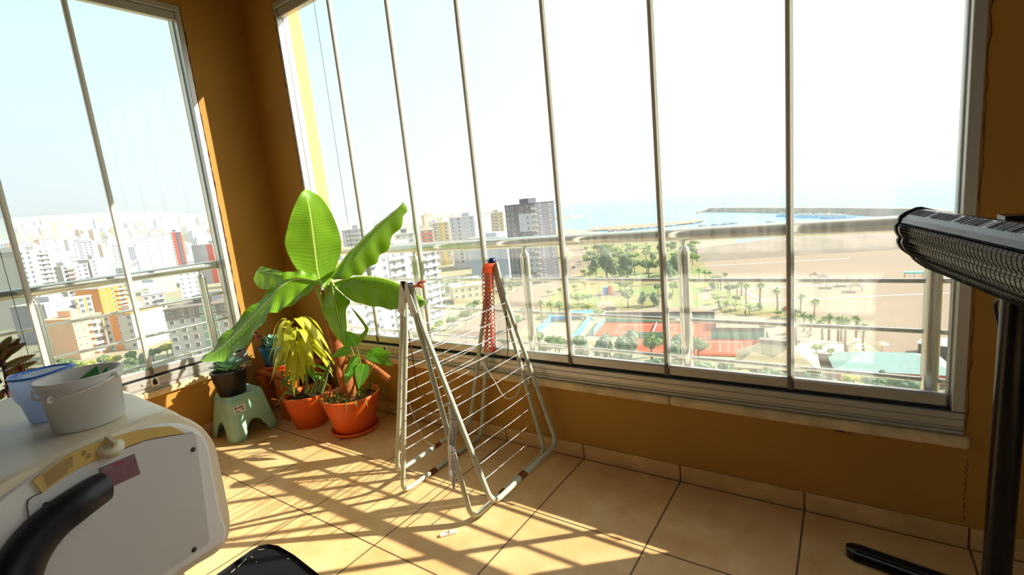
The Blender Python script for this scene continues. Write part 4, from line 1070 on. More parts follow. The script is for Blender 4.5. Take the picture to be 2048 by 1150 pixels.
patch('boulevard', [(840, 720), (890, 672), (960, 632), (1010, 598), (1050, 566), (1100, 540), (1140, 518), (1150, 508), (1130, 490), (1112, 478), (1130, 476), (1158, 492), (1188, 512), (1180, 530), (1140, 556), (1100, 590), (1068, 630), (1040, 665), (1000, 720)], M_road, .08)
patch('boulevard', [(1060, 545), (1085, 520), (1078, 495), (1068, 478), (1088, 478), (1106, 498), (1118, 515), (1100, 532)], M_road, .10)
patch('median_strip', [(1068, 556), (1100, 535), (1118, 520), (1110, 500), (1095, 478), (1110, 478), (1128, 496), (1140, 512), (1120, 528), (1085, 552)], M_lawn, .12)
patch('plaza', [(1230, 622), (1430, 612), (1445, 628), (1560, 645), (1600, 632), (1700, 690), (1690, 760), (1480, 760), (1480, 690), (1428, 640), (1180, 628)], M_path, .09)
patch('footpath', [(1318, 622), (1322, 560), (1332, 540), (1340, 540), (1334, 562), (1330, 622)], M_path, .13)
patch('footpath', [(1240, 632), (1190, 632), (1195, 604), (1215, 600), (1240, 618)], M_path, .13)
patch('footpath', [(1400, 600), (1412, 572), (1424, 572), (1420, 600)], M_path, .13)
for k, (xa, ya, xb, yb) in enumerate(((1400, 533, 1700, 517), (1440, 580, 1910, 560), (1480, 604, 1910, 586))):
    p, q = GP(xa, ya), GP(xb, yb); n = Vector((-(q - p).y, (q - p).x, 0)).normalized() * .55
    b = MB(); b.add([v + Vector((0, 0, .12)) for v in (p - n, q - n, q + n, p + n)], [(0, 1, 2, 3)]); o = build('beach_boardwalk', b, mat('white boardwalk', 'D6CEC2', .8)); o['kind'] = 'structure'
p, q = GP(1487, 582), GP(1528, 604); n = Vector((-(q - p).y, (q - p).x, 0)).normalized() * .7
b = MB(); b.add([v + Vector((0, 0, .14)) for v in (p - n, q - n, q + n, p + n)], [(0, 1, 2, 3)]); o = build('beach_boardwalk', b, MATS['white boardwalk']); o['kind'] = 'structure'
# sand bank behind the beach
b = MB(); rows = []
for i in range(15):
    t = i / 14; x = 1395 + 480 * t; y0 = 524 - 30 * t; p = GP(x, y0); a = Vector((p.x, p.y, 0)).normalized()
    h = 5.5 * math.sin(PI * min(1, .08 + t)) ** .5
    rows.append([p + Vector((0, 0, .06)), p + a * 22 + Vector((0, 0, h * .8)), p + a * 45 + Vector((0, 0, h)), p + a * (70 + 40 * math.sin(PI * t)) + Vector((0, 0, .06))])
b.grid(rows, uv=False); struct('sand_bank', b, mat('grey sand bank', '827364', .95, var=.25, vscale=.06))

# ------------------------------------------------------------------ buildings
M_w1 = mat('white render', 'C2BEB6', .85); M_w2 = mat('cool white render', 'B4B6C4', .85); M_w3 = mat('peach render', 'E3B08A', .85)
M_w4 = mat('cream render', 'CDBB9A', .85); M_w5 = mat('dark grey cladding', '55545E', .7); M_w6 = mat('orange render', 'D98A3E', .85)
M_w7 = mat('lilac grey render', 'A9A4AC', .85); M_w8 = mat('brown grey cladding', '7C6E66', .8); M_redt = mat('red trim', 'C8503A', .7)
M_win = mat('dark window glass', '5A6068', .25); M_winf = mat('window frame', 'DAD8D2', .6); M_grn2 = mat('green window glass', '7FA08C', .3)
M_rail = mat('glass balcony rail', '98A4AA', .3)
def wmesh(name, w, h, gm):
    b = MB(); b.cur = 0; b.box((-w / 2, -.10, 0), (w / 2, .05, h)); b.cur = 1; b.box((-w / 2 + .1, -.14, .1), (-.04, -.09, h - .1)); b.box((.04, -.14, .1), (w / 2 - .1, -.09, h - .1))
    o = build(name, b, [M_winf, gm], loc=(0, 0, 0)); me = o.data; bpy.data.objects.remove(o); return me
WM = {'n': wmesh('window', 1.5, 1.5, M_win), 's': wmesh('window', .9, .8, M_win), 'd': wmesh('window', 2.2, 2.0, M_win), 'g': wmesh('window', 1.8, 2.2, M_grn2), 'b': wmesh('window', 1.5, 1.9, M_w8)}
def bmesh_obj(name, me, parent, M4):
    o = bpy.data.objects.new(name, me); COL.objects.link(o); o.parent = parent; o.matrix_local = M4; return o
def bld(label, xl, dl, xr, dr, yt, depth, wm, floors, front, side='', group=None, balc=None, roofm=None, band=None, top=None, z0=None, sidem=None, ft=3.0, rows=None):
    """front / side: one letter per column ('.' blank); the facade runs from azimuth xl at range dl to xr at dr"""
    a, _ = azi(xl, yt); c, _ = azi(xr, yt); _, sl = azi(xl, yt)
    A = a * dl; B = c * dr; zt = CAMZ + sl * dl
    base = (A + B) / 2; zb = (slope(base) if z0 is None else z0); base.z = zb; A.z = B.z = 0
    ex = (B - A); W = ex.length; ex.normalize(); ey = Vector((-ex.y, ex.x, 0))
    if ey.dot(a + c) < 0: ey = -ey
    H_ = zt - zb
    root = thing('apartment_building', base, label, 'building', group)
    R4 = Matrix(((ex.x, ey.x, 0, 0), (ex.y, ey.y, 0, 0), (0, 0, 1, 0), (0, 0, 0, 1)))
    def T(x, y, z): return base + ex * x + ey * y + Vector((0, 0, z))
    def bx(mb, x0, x1, y0, y1, z0_, z1): mb.prism([T(x0, y0, z0_), T(x1, y0, z0_), T(x1, y1, z0_), T(x0, y1, z0_)], (0, 0, z1 - z0_)); return mb
    b = MB(); bx(b, -W / 2, W / 2, 0, depth, -4, H_); build('walls', b, wm, root)
    b = MB(); bx(b, -W / 2 - .3, W / 2 + .3, -.3, depth + .3, H_, H_ + .5); build('roof_slab', b, roofm or M_w1, root)
    b = MB(); bx(b, -W * .18, W * .12, depth * .3, depth * .7, H_ + .5, H_ + 3.2); build('roof_room', b, top or wm, root)
    for (x0, x1, z0_, z1, m_) in (band or []):
        b = MB(); bx(b, -W / 2 + W * x0, -W / 2 + W * x1, -.12, .3, H_ * z0_, H_ * z1); build('cladding_panel', b, m_, root)
    n = len(front)
    zs = [H_ - ft * (f + 1) + .8 for f in range(floors)]
    for f, z in enumerate(zs):
        if z < .5: break
        for i, ch in enumerate(front):
            if ch == '.' or ch not in WM: continue
            bmesh_obj('window', WM[ch], root, R4 @ Matrix.Translation((-W / 2 + W * (i + .5) / n, -.03, z)))
        for i, ch in enumerate(side):
            if ch not in WM: continue
            s = sidem or 1; M4 = R4 @ Matrix.Translation((s * (W / 2 + .03), depth * (i + .5) / len(side), z)) @ Matrix.Rotation(s * PI / 2, 4, 'Z')
            bmesh_obj('window', WM[ch], root, M4)
        for (x0, x1, m_) in (balc or []):
            b = MB(); bx(b, -W / 2 + W * x0, -W / 2 + W * x1, -1.5, 0, z - .95, z - .75); bx(b, -W / 2 + W * x0, -W / 2 + W * x1, -1.5, -1.4, z - .75, z + .2)
            build('balcony', b, m_, root)
    return root
# seen through the long window
bld('dark grey tower with white panels beside the sea', 1009, 285, 1069, 268, 413, 16, M_w5, 14, 'nn.snn', 'nn', balc=[(.93, 1.06, M_w1)], band=[(.46, .98, .66, .885, M_w2), (.46, .98, .40, .60, M_w2), (.46, .98, .14, .34, M_w2)], roofm=M_w5, top=M_w5)
bld('white office-like block with a grid of dark windows left of the dark tower', 898, 385, 948, 370, 437, 22, M_w2, 12, 'ndsn', '', roofm=M_w1)
bld('block with a blank white gable wall behind the airer top', 936, 330, 1012, 300, 478, 18, M_w2, 1, '.', 'nn', roofm=M_w1)
bld('large white block with red panels and long balconies behind the right-hand banana leaf', 776, 182, 872, 205, 505, 16, M_w1, 13, 'nd.dnd', '', balc=[(.02, .28, M_rail), (.42, .6, M_redt), (.68, 1.0, M_rail)], band=[(.28, .41, 0, 1, M_w7)], roofm=M_w1)
bld('grey and white block standing nearest behind the banana leaves', 672, 165, 776, 178, 528, 18, M_w2, 12, 'n.nd.n', '', balc=[(.45, .75, M_rail)], band=[(.2, .3, 0, 1, M_w7)], roofm=M_w7)
bld('cream block with yellow corner strip left of the white office block', 862, 420, 897, 420, 448, 20, M_w4, 10, 'nsn', balc=[(.0, .35, M_w1)], band=[(.55, .7, .0, 1.0, mat('yellow render', 'E6BE5A', .8))])
bld('block with pink panels near the third mullion, in front of the cream one', 838, 360, 868, 360, 462, 18, M_w4, 10, 'nd', balc=[(.1, .9, M_redt)])
bld('pale block between the white office block and the dark tower', 968, 480, 1006, 470, 428, 20, M_w4, 11, 'nsnn', balc=[(.3, .7, M_w1)])
bld('grey block with balconies seen left of the banana leaf tip', 683, 360, 722, 350, 462, 18, M_w7, 10, 'dn', balc=[(.3, 1.0, M_w1)])
bld('white block with a dark roof room right of the banana leaf tip', 790, 330, 828, 330, 470, 18, M_w1, 9, 'nsn', top=M_w5)
bld('low old stone building with arched openings beside the boulevard', 905, 232, 1000, 236, 577, 14, M_w4, 2, 'nnnnnnn', roofm=M_w4)
# seen through the left window
bld('peach apartment block with white balconies nearest to the left window', 143, 262, 204, 268, 640, 18, M_w3, 6, 'ss.nn', '', balc=[(.52, .80, M_w1)], roofm=M_w3)
bld('white and orange apartment block joined to the peach one', 206, 268, 262, 258, 632, 16, M_w1, 6, 'n.s.n', '', band=[(.22, .48, 0, 1, M_w6)], roofm=M_w6)
bld('lilac grey and white block with orange fins left of the peach block', 88, 330, 186, 345, 610, 20, M_w7, 7, 'ss.ddd', '', balc=[(.50, .62, M_w5)], band=[(.64, .68, .5, 1, M_w6), (.82, .87, .5, 1, M_w6), (.69, .81, .5, 1, M_w1)], roofm=M_w1)
bld('modern block with a brown top floor and white and brown stripes below', 328, 205, 458, 196, 622, 22, M_w1, 7, 'nbbggb', '', band=[(0, 1, .82, 1.0, M_w8)], roofm=M_w8, top=M_w5)
bld('white stepped block with rows of dark square openings at far left', 34, 420, 98, 440, 504, 24, M_w1, 14, 'dd.dn', '', balc=[(.55, .95, M_w1)])
bld('tall plain white slab behind the stepped white block', 82, 500, 114, 500, 478, 20, M_w1, 14, 's..s')
bld('ochre block with balconies above the lilac grey one', 196, 410, 250, 420, 578, 20, M_w6, 8, 'snd', balc=[(.6, 1, M_w4)])
bld('grey block with white windows in the middle of the right pane', 284, 330, 330, 330, 592, 20, M_w7, 6, 'nnn', balc=[(.6, 1., M_w1)])
bld('lilac block dotted with small windows at the right of the left window', 354, 380, 396, 380, 545, 20, M_w2, 10, 'sss')
bld('broad white slab block above the handrail in the left window', 286, 520, 332, 520, 474, 24, M_w1, 12, 's.s.')
bld('brick red and white tower group behind the broad white slab', 318, 640, 350, 640, 467, 20, M_w1, 12, 'nn', band=[(.8, 1, .0, 1, M_redt)])
bld('dark grey and red framed tower right of the broad white slab', 336, 700, 362, 700, 466, 20, M_w5, 12, 'nn', band=[(.86, 1, 0, 1, M_redt)])
bld('big grey hall with an orange end wall near the left window jamb', 382, 560, 425, 540, 492, 40, M_w7, 1, '..', band=[(.72, 1, .0, 1, M_redt)])
bld('white and grey block with brown balconies in the left pane', 122, 462, 176, 470, 534, 20, M_w1, 10, 'd.nd', balc=[(.1, .45, M_w8)])
bld('white block with small windows beside the first mullion', 178, 470, 226, 475, 520, 20, M_w1, 9, 'n.s')
bld('white low block with roof terrace left of the modern striped block', 262, 300, 300, 300, 640, 16, mat('lemon render', 'EADF9A', .85), 4, 'nsn')

def facade(name, c, wn, sx, sz):     # generic facade: rows of windows drawn in the material
    m = bpy.data.materials.new(name); m.use_nodes = True; n = m.node_tree; b = n.nodes['Principled BSDF']; b.inputs['Roughness'].default_value = .85
    tc = n.nodes.new('ShaderNodeTexCoord'); sp = n.nodes.new('ShaderNodeSeparateXYZ'); n.links.new(tc.outputs['Object'], sp.inputs[0])
    def M(op, a, c=None):
        q = n.nodes.new('ShaderNodeMath'); q.operation = op
        for i, s in enumerate((a, c)):
            if hasattr(s, 'links'): n.links.new(s, q.inputs[i])
            elif s is not None: q.inputs[i].default_value = s
        return q.outputs[0]
    h = M('FRACT', M('DIVIDE', M('ADD', M('ADD', sp.outputs['X'], sp.outputs['Y']), 400.2), sx)); v = M('FRACT', M('DIVIDE', M('ADD', sp.outputs['Z'], 60.), sz))
    k = M('MULTIPLY', M('LESS_THAN', M('ABSOLUTE', M('SUBTRACT', h, .5)), .24), M('LESS_THAN', M('ABSOLUTE', M('SUBTRACT', v, .5)), .24))
    ge = n.nodes.new('ShaderNodeNewGeometry'); s2 = n.nodes.new('ShaderNodeSeparateXYZ'); n.links.new(ge.outputs['Normal'], s2.inputs[0]); k = M('MULTIPLY', k, M('LESS_THAN', s2.outputs['Z'], .5))
    mx = n.nodes.new('ShaderNodeMixRGB'); n.links.new(k, mx.inputs[0]); mx.inputs[1].default_value = (*lin(c), 1); mx.inputs[2].default_value = (*lin(wn), 1); n.links.new(mx.outputs[0], b.inputs['Base Color']); return m
FAC = [facade('white facade', 'E8E4DC', '8C8C90', 3.4, 3.0), facade('cream facade', 'E6D6BC', '9A8A7C', 4.2, 3.0), facade('peach facade', 'E2C0A2', '8E8078', 3.8, 3.0), facade('grey facade', 'D2D2D8', '84868E', 5.0, 3.0)]
protos = []
for k, fm in enumerate(FAC):
    for (sx, sy, h) in ((16, 14, 30), (24, 13, 24), (13, 13, 42)):
        b = MB(); b.box((-sx / 2, -sy / 2, -25), (sx / 2, sy / 2, h)); b.box((-sx / 2 - .4, -sy / 2 - .4, h), (sx / 2 + .4, sy / 2 + .4, h + .5)); b.box((-2.5, -2.5, h + .5), (3, 2.5, h + 3.2))
        o = build('apartment_block', b, fm, loc=(0, 0, 0)); protos.append(o)
rn = random.Random(77); first = set(); placed = [o.location.copy() * f for o in list(COL.objects) if o.name.startswith('apartment_building') for f in (1, 1.05)]
for q in placed: q.z = 0
npl = len(placed)
def city(n, a0, a1, r0, r1, grp, lab):
    for k in range(n):
        for tr in range(60):
            a = math.radians(rn.uniform(a0, a1)); r = r0 * (r1 / r0) ** rn.random(); p = Vector((-r * math.sin(a), r * math.cos(a), 0))
            if all((p - q).length > 34 for q in placed) and all((p - q).length > 52 for q in placed[:npl]): break
        placed.append(p); i = rn.randrange(len(protos)); pr = protos[i]
        if i in first: o = pr.copy(); COL.objects.link(o)
        else: o = pr; first.add(i)
        o.location = (p.x, p.y, slope(p)); o.rotation_euler = (0, 0, rn.choice((.2, .35, 1.1)) + rn.uniform(-.1, .1)); s = rn.uniform(.6, 1.05); o.scale = (s ** .5, s ** .5, s)
        tag(o, lab, 'building', grp)
city(150, 62, 86, 480, 1500, 'distant blocks beyond the left window', 'pale apartment block in the crowded hazy town beyond the left window')
city(70, 62, 88, 1500, 4200, 'distant blocks beyond the left window', 'pale apartment block in the crowded hazy town beyond the left window')
city(45, 42, 57, 430, 1600, 'distant blocks behind the banana plant', 'pale apartment block in the hazy town seen behind the banana plant and airer')
city(35, 40, 57, 1600, 4500, 'distant blocks behind the banana plant', 'pale apartment block in the hazy town seen behind the banana plant and airer')
for i, pr in enumerate(protos):
    if i not in first: bpy.data.objects.remove(pr)

# ------------------------------------------------------------------ trees
def crown_mesh(name, m, r, sq, n, leafs, seed):
    rn_ = random.Random(seed); b = MB(); lumps = [(Vector((0, 0, 0)), .8)] + [(Vector((rn_.gauss(0, .42), rn_.gauss(0, .42), rn_.gauss(.05, .3))), rn_.uniform(.35, .6)) for _ in range(9)]
    for c, q in lumps: b.blob(Vector((c.x * r * sq[0], c.y * r * sq[1], c.z * r * sq[2])), r * q * .8, 2, .10, seed, sq)
    for k in range(n):
        c, q = rn_.choice(lumps); d = Vector((rn_.gauss(0, 1), rn_.gauss(0, 1), rn_.gauss(0, 1))).normalized(); p = (c + d * q * rn_.uniform(.78, 1.0)) * r
        p = Vector((p.x * sq[0], p.y * sq[1], p.z * sq[2])); t = d.orthogonal().normalized(); t = Quaternion(d, rn_.uniform(0, 6)) @ t; u = (d + t * rn_.uniform(-.6, .6)).normalized()
        w_ = leafs * rn_.uniform(.6, 1.3); b.add([p - t * w_, p + u * w_, p + t * w_, p - u * w_ * .6], [(0, 1, 2, 3)])
    o = build(name, b, m, loc=(0, 0, 0), fix=False); me = o.data; bpy.data.objects.remove(o); return me
M_tr = [mat('olive tree foliage', '708A50', .9, var=.35, vscale=.9, trans=.25), mat('bright tree foliage', '86A440', .9, var=.3, vscale=.9, trans=.3), mat('grey green foliage', '7F9674', .9, var=.3, vscale=.9, trans=.25), mat('yellow green foliage', 'B0B04A', .9, var=.25, vscale=.9, trans=.3)]
CM = {'o': crown_mesh('crown', M_tr[0], 1, (1, 1, .85), 420, .13, 1), 'b': crown_mesh('crown', M_tr[1], 1, (1, 1, .75), 420, .13, 2), 'e': crown_mesh('crown', M_tr[2], 1, (.8, .8, 1.3), 480, .13, 3), 'y': crown_mesh('crown', M_tr[3], 1, (1.1, 1.1, .7), 420, .12, 4), 'c': crown_mesh('crown', M_tr[0], 1, (.4, .4, 1.2), 260, .10, 5), 'h': crown_mesh('crown', M_tr[2], 1, (1.4, .9, .75), 480, .11, 6)}
tb = MB(); tb.tube([(0, 0, 0), (.03, .01, .5), (0, 0, 1)], [.07, .05, .04], 7); M_bark = mat('bark', '7A6650', .9); _o = build('trunk', tb, M_bark, loc=(0, 0, 0)); TRK = _o.data; bpy.data.objects.remove(_o)
TREES = []; FOOT = [(GP(1215, 590).x, GP(1215, 590).y, 5), (GP(1775, 748).x, GP(1775, 748).y, 13.5), (GP(1552, 742).x, GP(1552, 742).y, 12), (GP(1642, 716).x, GP(1642, 716).y, 6), (GP(1128, 655).x, GP(1128, 655).y, 14), (GP(1892, 716).x, GP(1892, 716).y, 6)]
for i in range(4):
    q_ = GP(1211, 645) + Vector((.98, .2, 0)).normalized() * (5 + 9 * i) + Vector((.2, -.98, 0)).normalized() * 8; FOOT.append((q_.x, q_.y, 8)); q_ += Vector((.98, .2, 0)).normalized() * 13 + Vector((.2, -.98, 0)).normalized() * 18.5; FOOT.append((q_.x, q_.y, 8))
FOOT += [(o.location.x * 1.03, o.location.y * 1.03, 18) for o in list(COL.objects) if o.name.startswith('apartment_building')]
def settle(p, q):          # keep neighbouring crowns from growing into each other
    for k in range(40):
        bad = [(q + t[2] - (p.xy - Vector(t[:2])).length, t) for t in TREES + FOOT if (p.xy - Vector(t[:2])).length < q + t[2]]
        if not bad: break
        t = max(bad)[1]; d = p.xy - Vector(t[:2]); d = d if d.length > .01 else Vector((1, 0)); d = d.normalized() * min(2.5, max(bad)[0] + .05); p = p + Vector((d.x, d.y, 0))
    return p, bad
def tree(x, y, h, kind, label, group, spread=None, pt=None):
    p = pt if pt is not None else GP(x, y); r = spread or h * .35
    q = r * {'o': 1.28, 'b': 1.28, 'e': 1.05, 'y': 1.42, 'c': .55, 'h': 1.7}[kind]
    p, bad = settle(p, q)
    if bad and 'wooded' in label: return
    if bad: q *= .5; r *= .5
    TREES.append((p.x, p.y, q * 1.06))
    root = thing('tree', p, label, 'tree', group); root.rotation_euler = (0, 0, (x * 7.3 + y * 3.1) % 6.28)
    sqz = {'o': .85, 'b': .75, 'e': 1.3, 'y': .7, 'c': 1.2, 'h': .75}[kind]; hz = min(r * sqz, h * .48)
    c = bpy.data.objects.new('crown', CM[kind]); COL.objects.link(c); c.parent = root; c.location = (0, 0, h - hz); c.scale = (r, r, hz / sqz)
    t = bpy.data.objects.new('trunk', TRK); COL.objects.link(t); t.parent = root; t.scale = (h * .6, h * .6, h - hz)
    return root
g1 = ('tall grey-green tree in the dark grove beside the boulevard', 'trees of the dark grove')
for x, y, h, k in ((1214, 556, 17, 'e'), (1192, 550, 12, 'e'), (1236, 556, 14, 'e'), (1262, 553, 9, 'o'), (1298, 556, 10, 'o'), (1322, 554, 9, 'o'), (1349, 548, 11, 'e'), (1336, 556, 9, 'e'), (1282, 548, 8, 'o'), (1262, 530, 9, 'b'), (1309, 545, 8, 'o'), (1180, 560, 5, 'b'), (1165, 553, 4, 'y'), (1200, 566, 4, 'b'), (1250, 562, 6, 'o')): tree(x, y, h, k, *g1)
g2 = ('tree in the wooded park strip under the handrail, behind the dark grove', 'trees of the wooded park strip')
rn = random.Random(5)
for k in range(64):
    x = rn.uniform(1128, 1392); y = rn.uniform(488, 532)
    if x < 1165 and y > 505: x += 60
    tree(x, y, rn.uniform(5, 8.5), rn.choice('obeob'), *g2)
g3 = ('round park tree on the lawns between the playground and the palms', 'park lawn trees')
for x, y, h, k in ((1256, 614, 7.5, 'o'), (1280, 612, 6, 'e'), (1302, 612, 6, 'e'), (1316, 588, 5, 'o'), (1346, 589, 5.5, 'b'), (1262, 580, 5.5, 'b'), (1242, 583, 6, 'b'), (1228, 588, 6, 'o'), (1342, 598, 3, 'e'), (1424, 580, 4.5, 'e'), (1460, 592, 5, 'o'), (1432, 608, 3.4, 'b'), (1451, 618, 3.2, 'b'), (1470, 622, 3.2, 'b'), (1499, 628, 3.4, 'b'), (1472, 608, 3.5, 'o'), (1518, 620, 3, 'e'), (1098, 592, 3, 'b'), (1140, 610, 5, 'b'), (1158, 615, 6, 'b'), (1120, 588, 3.2, 'o'), (1162, 640, 5.5, 'y'), (1186, 640, 3.5, 'b'), (1178, 606, 4, 'o'), (1150, 584, 4, 'y'), (1170, 578, 4, 'y'), (1570, 632, 3.2, 'o'), (1590, 636, 3.4, 'o'), (1556, 636, 2.6, 'b'), (1312, 568, 4, 'o'), (1285, 570, 4, 'b')): tree(x, y, h, k, *g3)
g4 = ('small dark conical shrub in the paved garden by the palms', 'conical garden shrubs')
for x, y in ((1437, 612), (1442, 618), (1443, 625), (1461, 629), (1491, 632)): tree(x, y, 2.2, 'c', *g4)
g5 = ('leafy tree in the row along the near side of the clay courts', 'trees along the clay courts')
for k in range(11):
    x = 1120 + k * 23.5; tree(x, 724 + rn.uniform(-5, 5), rn.uniform(6.5, 8.5), rn.choice('oeo'), *g5)
for x, y, h, k in ((1075, 708, 7, 'o'), (1095, 712, 6.5, 'o'), (1110, 715, 6, 'o')): tree(x, y, h, k, *g5)
g6 = ('dusty bushy tree at the foot of the building below the long window', 'trees below the long window')
for x, y, h, k in ((1250, 758, 5, 'y'), (1305, 765, 6, 'h'), (1400, 775, 6.5, 'h'), (1430, 770, 6, 'e'), (1470, 795, 6.5, 'y'), (1530, 800, 7, 'h'), (1560, 790, 6, 'h'), (1615, 800, 6.5, 'h'), (1650, 812, 6.5, 'y'), (1690, 815, 7, 'h'), (1735, 820, 7, 'h'), (1780, 815, 6.5, 'e'), (1815, 825, 7, 'h'), (1655, 735, 5, 'b'), (1625, 740, 4.5, 'b'), (1878, 755, 6, 'o'), (1900, 760, 5, 'y'), (1180, 755, 5, 'h'), (1420, 842, 7, 'h'), (1475, 850, 6.5, 'e'), (1530, 850, 7, 'h'), (1590, 846, 6, 'o'), (1640, 852, 7, 'h'), (1700, 858, 7, 'h'), (1760, 862, 7, 'y'), (1820, 866, 7, 'h'), (1880, 862, 6.5, 'e'), (1360, 800, 5, 'h'), (1310, 792, 5, 'o')): tree(x, y, h, k, *g6)
g7 = ('roadside tree along the boulevard seen through the airer wires', 'boulevard trees')
for x, y, h, k in ((888, 592, 11, 'e'), (905, 590, 9, 'o'), (1018, 580, 7, 'e'), (1034, 584, 6, 'o'), (1004, 585, 6, 'o'), (890, 655, 5, 'o'), (905, 648, 5.5, 'o'), (918, 641, 5, 'b'), (930, 634, 5.5, 'o'), (943, 628, 5, 'o'), (878, 664, 5, 'b'), (955, 620, 5, 'o'), (1058, 660, 6, 'o'), (1048, 640, 5, 'o'), (1082, 550, 3, 'y'), (1092, 545, 3, 'o'), (1104, 538, 3.5, 'o'), (1112, 530, 3.5, 'o'), (1120, 522, 3.5, 'o'), (760, 690, 7, 'y'), (745, 700, 6, 'o'), (845, 690, 6, 'o'), (858, 680, 5, 'b'), (872, 612, 7, 'e')): tree(x, y, h, k, *g7)
g8 = ('olive green tree along the street below the left window', 'trees below the left window')
for x, y, h, k in ((120, 738, 5.5, 'o'), (140, 742, 5, 'o'), (160, 748, 5, 'b'), (180, 752, 5.5, 'y'), (200, 745, 6, 'o'), (222, 742, 6, 'y'), (246, 738, 6, 'o'), (268, 745, 6, 'o'), (290, 738, 6, 'e'), (315, 728, 6, 'o'), (335, 724, 5.5, 'y'), (225, 762, 6, 'o'), (255, 765, 6, 'o'), (285, 762, 6, 'e'), (298, 684, 7, 'e'), (312, 680, 7, 'e'), (326, 676, 7, 'e'), (102, 700, 5, 'y'), (112, 712, 5, 'o'), (340, 715, 5, 'b')): tree(x, y, h, k, *g8)

# palms
M_pf = mat('palm frond', '7D9A50', .8, var=.25, vscale=2, trans=.2); M_pt = mat('palm trunk', '9A7A5A', .9, var=.3, vscale=5)
b = MB(); rn = random.Random(8)
for k in range(34):
    a = k * 2.4; el = rn.uniform(-.5, 1.2); d = Vector((math.cos(a) * math.cos(el), math.sin(a) * math.cos(el), math.sin(el)))
    lance(b, Vector((0, 0, 0)), d, rn.uniform(1.5, 2.0), .42, .45, fold=.35, n=5, tipw=.1)
_o = build('fronds', b, M_pf, loc=(0, 0, 0), fix=False); PF = _o.data; bpy.data.objects.remove(_o)
b = MB(); b.tube([(0, 0, 0), (.04, 0, .3), (.02, 0, .7), (0, 0, 1)], [.05, .036, .034, .05], 8); _o = build('trunk', b, M_pt, loc=(0, 0, 0)); PT = _o.data; bpy.data.objects.remove(_o)
def palm(x, y, h, label, group=None, s=1.):
    p, _b = settle(GP(x, y), 1.9 * s); TREES.append((p.x, p.y, 1.9 * s)); root = thing('palm_tree', p, label, 'palm tree', group); root.rotation_euler = (0, 0, x * .7)
    c = bpy.data.objects.new('fronds', PF); COL.objects.link(c); c.parent = root; c.location = (0, 0, h - .8); c.scale = (s, s, s)
    t = bpy.data.objects.new('trunk', PT); COL.objects.link(t); t.parent = root; t.scale = (h, h, h - .6)
palm(1522, 614, 9.0, 'tall straight palm standing alone on the sand, left of the third-last mullion', s=1.15)
palm(1554, 624, 8.5, 'tall palm on the sand just left of the last mullion, next to the lone one', s=1.1)
palm(1543, 722, 9.5, 'palm standing right behind the ridge of the tan pyramid roof', s=1.2)
pg = ('palm on the edge of the beach behind the paved garden', 'beach edge palms')
for x, y, h in ((1486, 608, 8), (1474, 600, 6.5), (1466, 592, 6.5), (1456, 586, 6), (1442, 580, 6), (1434, 578, 6), (1428, 574, 5.5), (1450, 566, 5), (1410, 560, 5), (1398, 556, 5), (1420, 562, 5), (1602, 632, 7.5), (1630, 640, 7)): palm(x, y, h, *pg)
pg = ('palm in the cluster beside the white-roofed restaurant', 'restaurant palms')
for x, y, h in ((1712, 690, 8), (1700, 712, 9), (1708, 722, 9.5), (1737, 718, 7.5), (1676, 692, 8), (1660, 690, 7), (1645, 680, 6.5), (1622, 672, 6.5), (1690, 690, 7), (1608, 664, 6)): palm(x, y, h, *pg)
pg = ('palm beside the boulevard above the blue enclosure', 'boulevard palms')
for x, y, h in ((1084, 634, 7), (1096, 634, 6.5), (1112, 636, 6.5), (1120, 630, 6)): palm(x, y, h, *pg)

# ------------------------------------------------------------------ clay courts, blue enclosure, restaurants, beach things
cu = Vector((.98, .2, 0)).normalized(); cv = Vector((.2, -.98, 0)).normalized()
M_clay = mat('orange clay', 'B4441A', .95, var=.10, vscale=.3); M_scr = mat('green windscreen', '5FA78C', .8); M_net = mat('dark mesh fence', '5A5450', .9)
def court(o, w_, l_, label, walls):
    t = thing('clay_court', o, label, 'tennis court'); Z = Vector((0, 0, 1))
    def q(mb, a, c, z0, z1): p, r = o + cu * a[0] + cv * a[1], o + cu * c[0] + cv * c[1]; n = Vector((-(r - p).y, (r - p).x, 0)).normalized() * .06; mb.prism([p - n + Z * z0, r - n + Z * z0, r + n + Z * z0, p + n + Z * z0], Z * (z1 - z0)); return mb
    b = MB(); b.prism([o + Z * .15, o + cu * w_ + Z * .15, o + cu * w_ + cv * l_ + Z * .15, o + cv * l_ + Z * .15], Z * .06); build('surface', b, M_clay, t)
    cx, cy = w_ / 2, l_ / 2; b = MB()
    for (a, c) in (((cx - 11.9, cy - 4.1), (cx + 11.9, cy - 4.1)), ((cx - 11.9, cy + 4.1), (cx + 11.9, cy + 4.1)), ((cx - 11.9, cy - 5.5), (cx + 11.9, cy - 5.5)), ((cx - 11.9, cy + 5.5), (cx + 11.9, cy + 5.5)), ((cx - 11.9, cy - 5.5), (cx - 11.9, cy + 5.5)), ((cx + 11.9, cy - 5.5), (cx + 11.9, cy + 5.5)), ((cx - 6.4, cy - 4.1), (cx - 6.4, cy + 4.1)), ((cx + 6.4, cy - 4.1), (cx + 6.4, cy + 4.1))): q(b, a, c, .215, .23)
    build('court_lines', b, M_w1, t); build('net', q(MB(), (cx, cy - 6), (cx, cy + 6), .2, 1.15), M_w7, t)
    for a, c, h, m_ in walls: build('windscreen', q(MB(), a, c, .1, h), m_, t)
    return t
o1 = GP(1211, 645); court(o1, 36, 17.5, 'upper orange clay tennis court enclosed by green windscreens', [((0, -.3), (36, -.3), 2.3, M_scr), ((0, -.6), (36, -.6), 3.6, M_net), ((-.3, 0), (-.3, 17), 2.3, M_scr), ((36.4, 0), (36.4, 10), 3.2, M_net)])
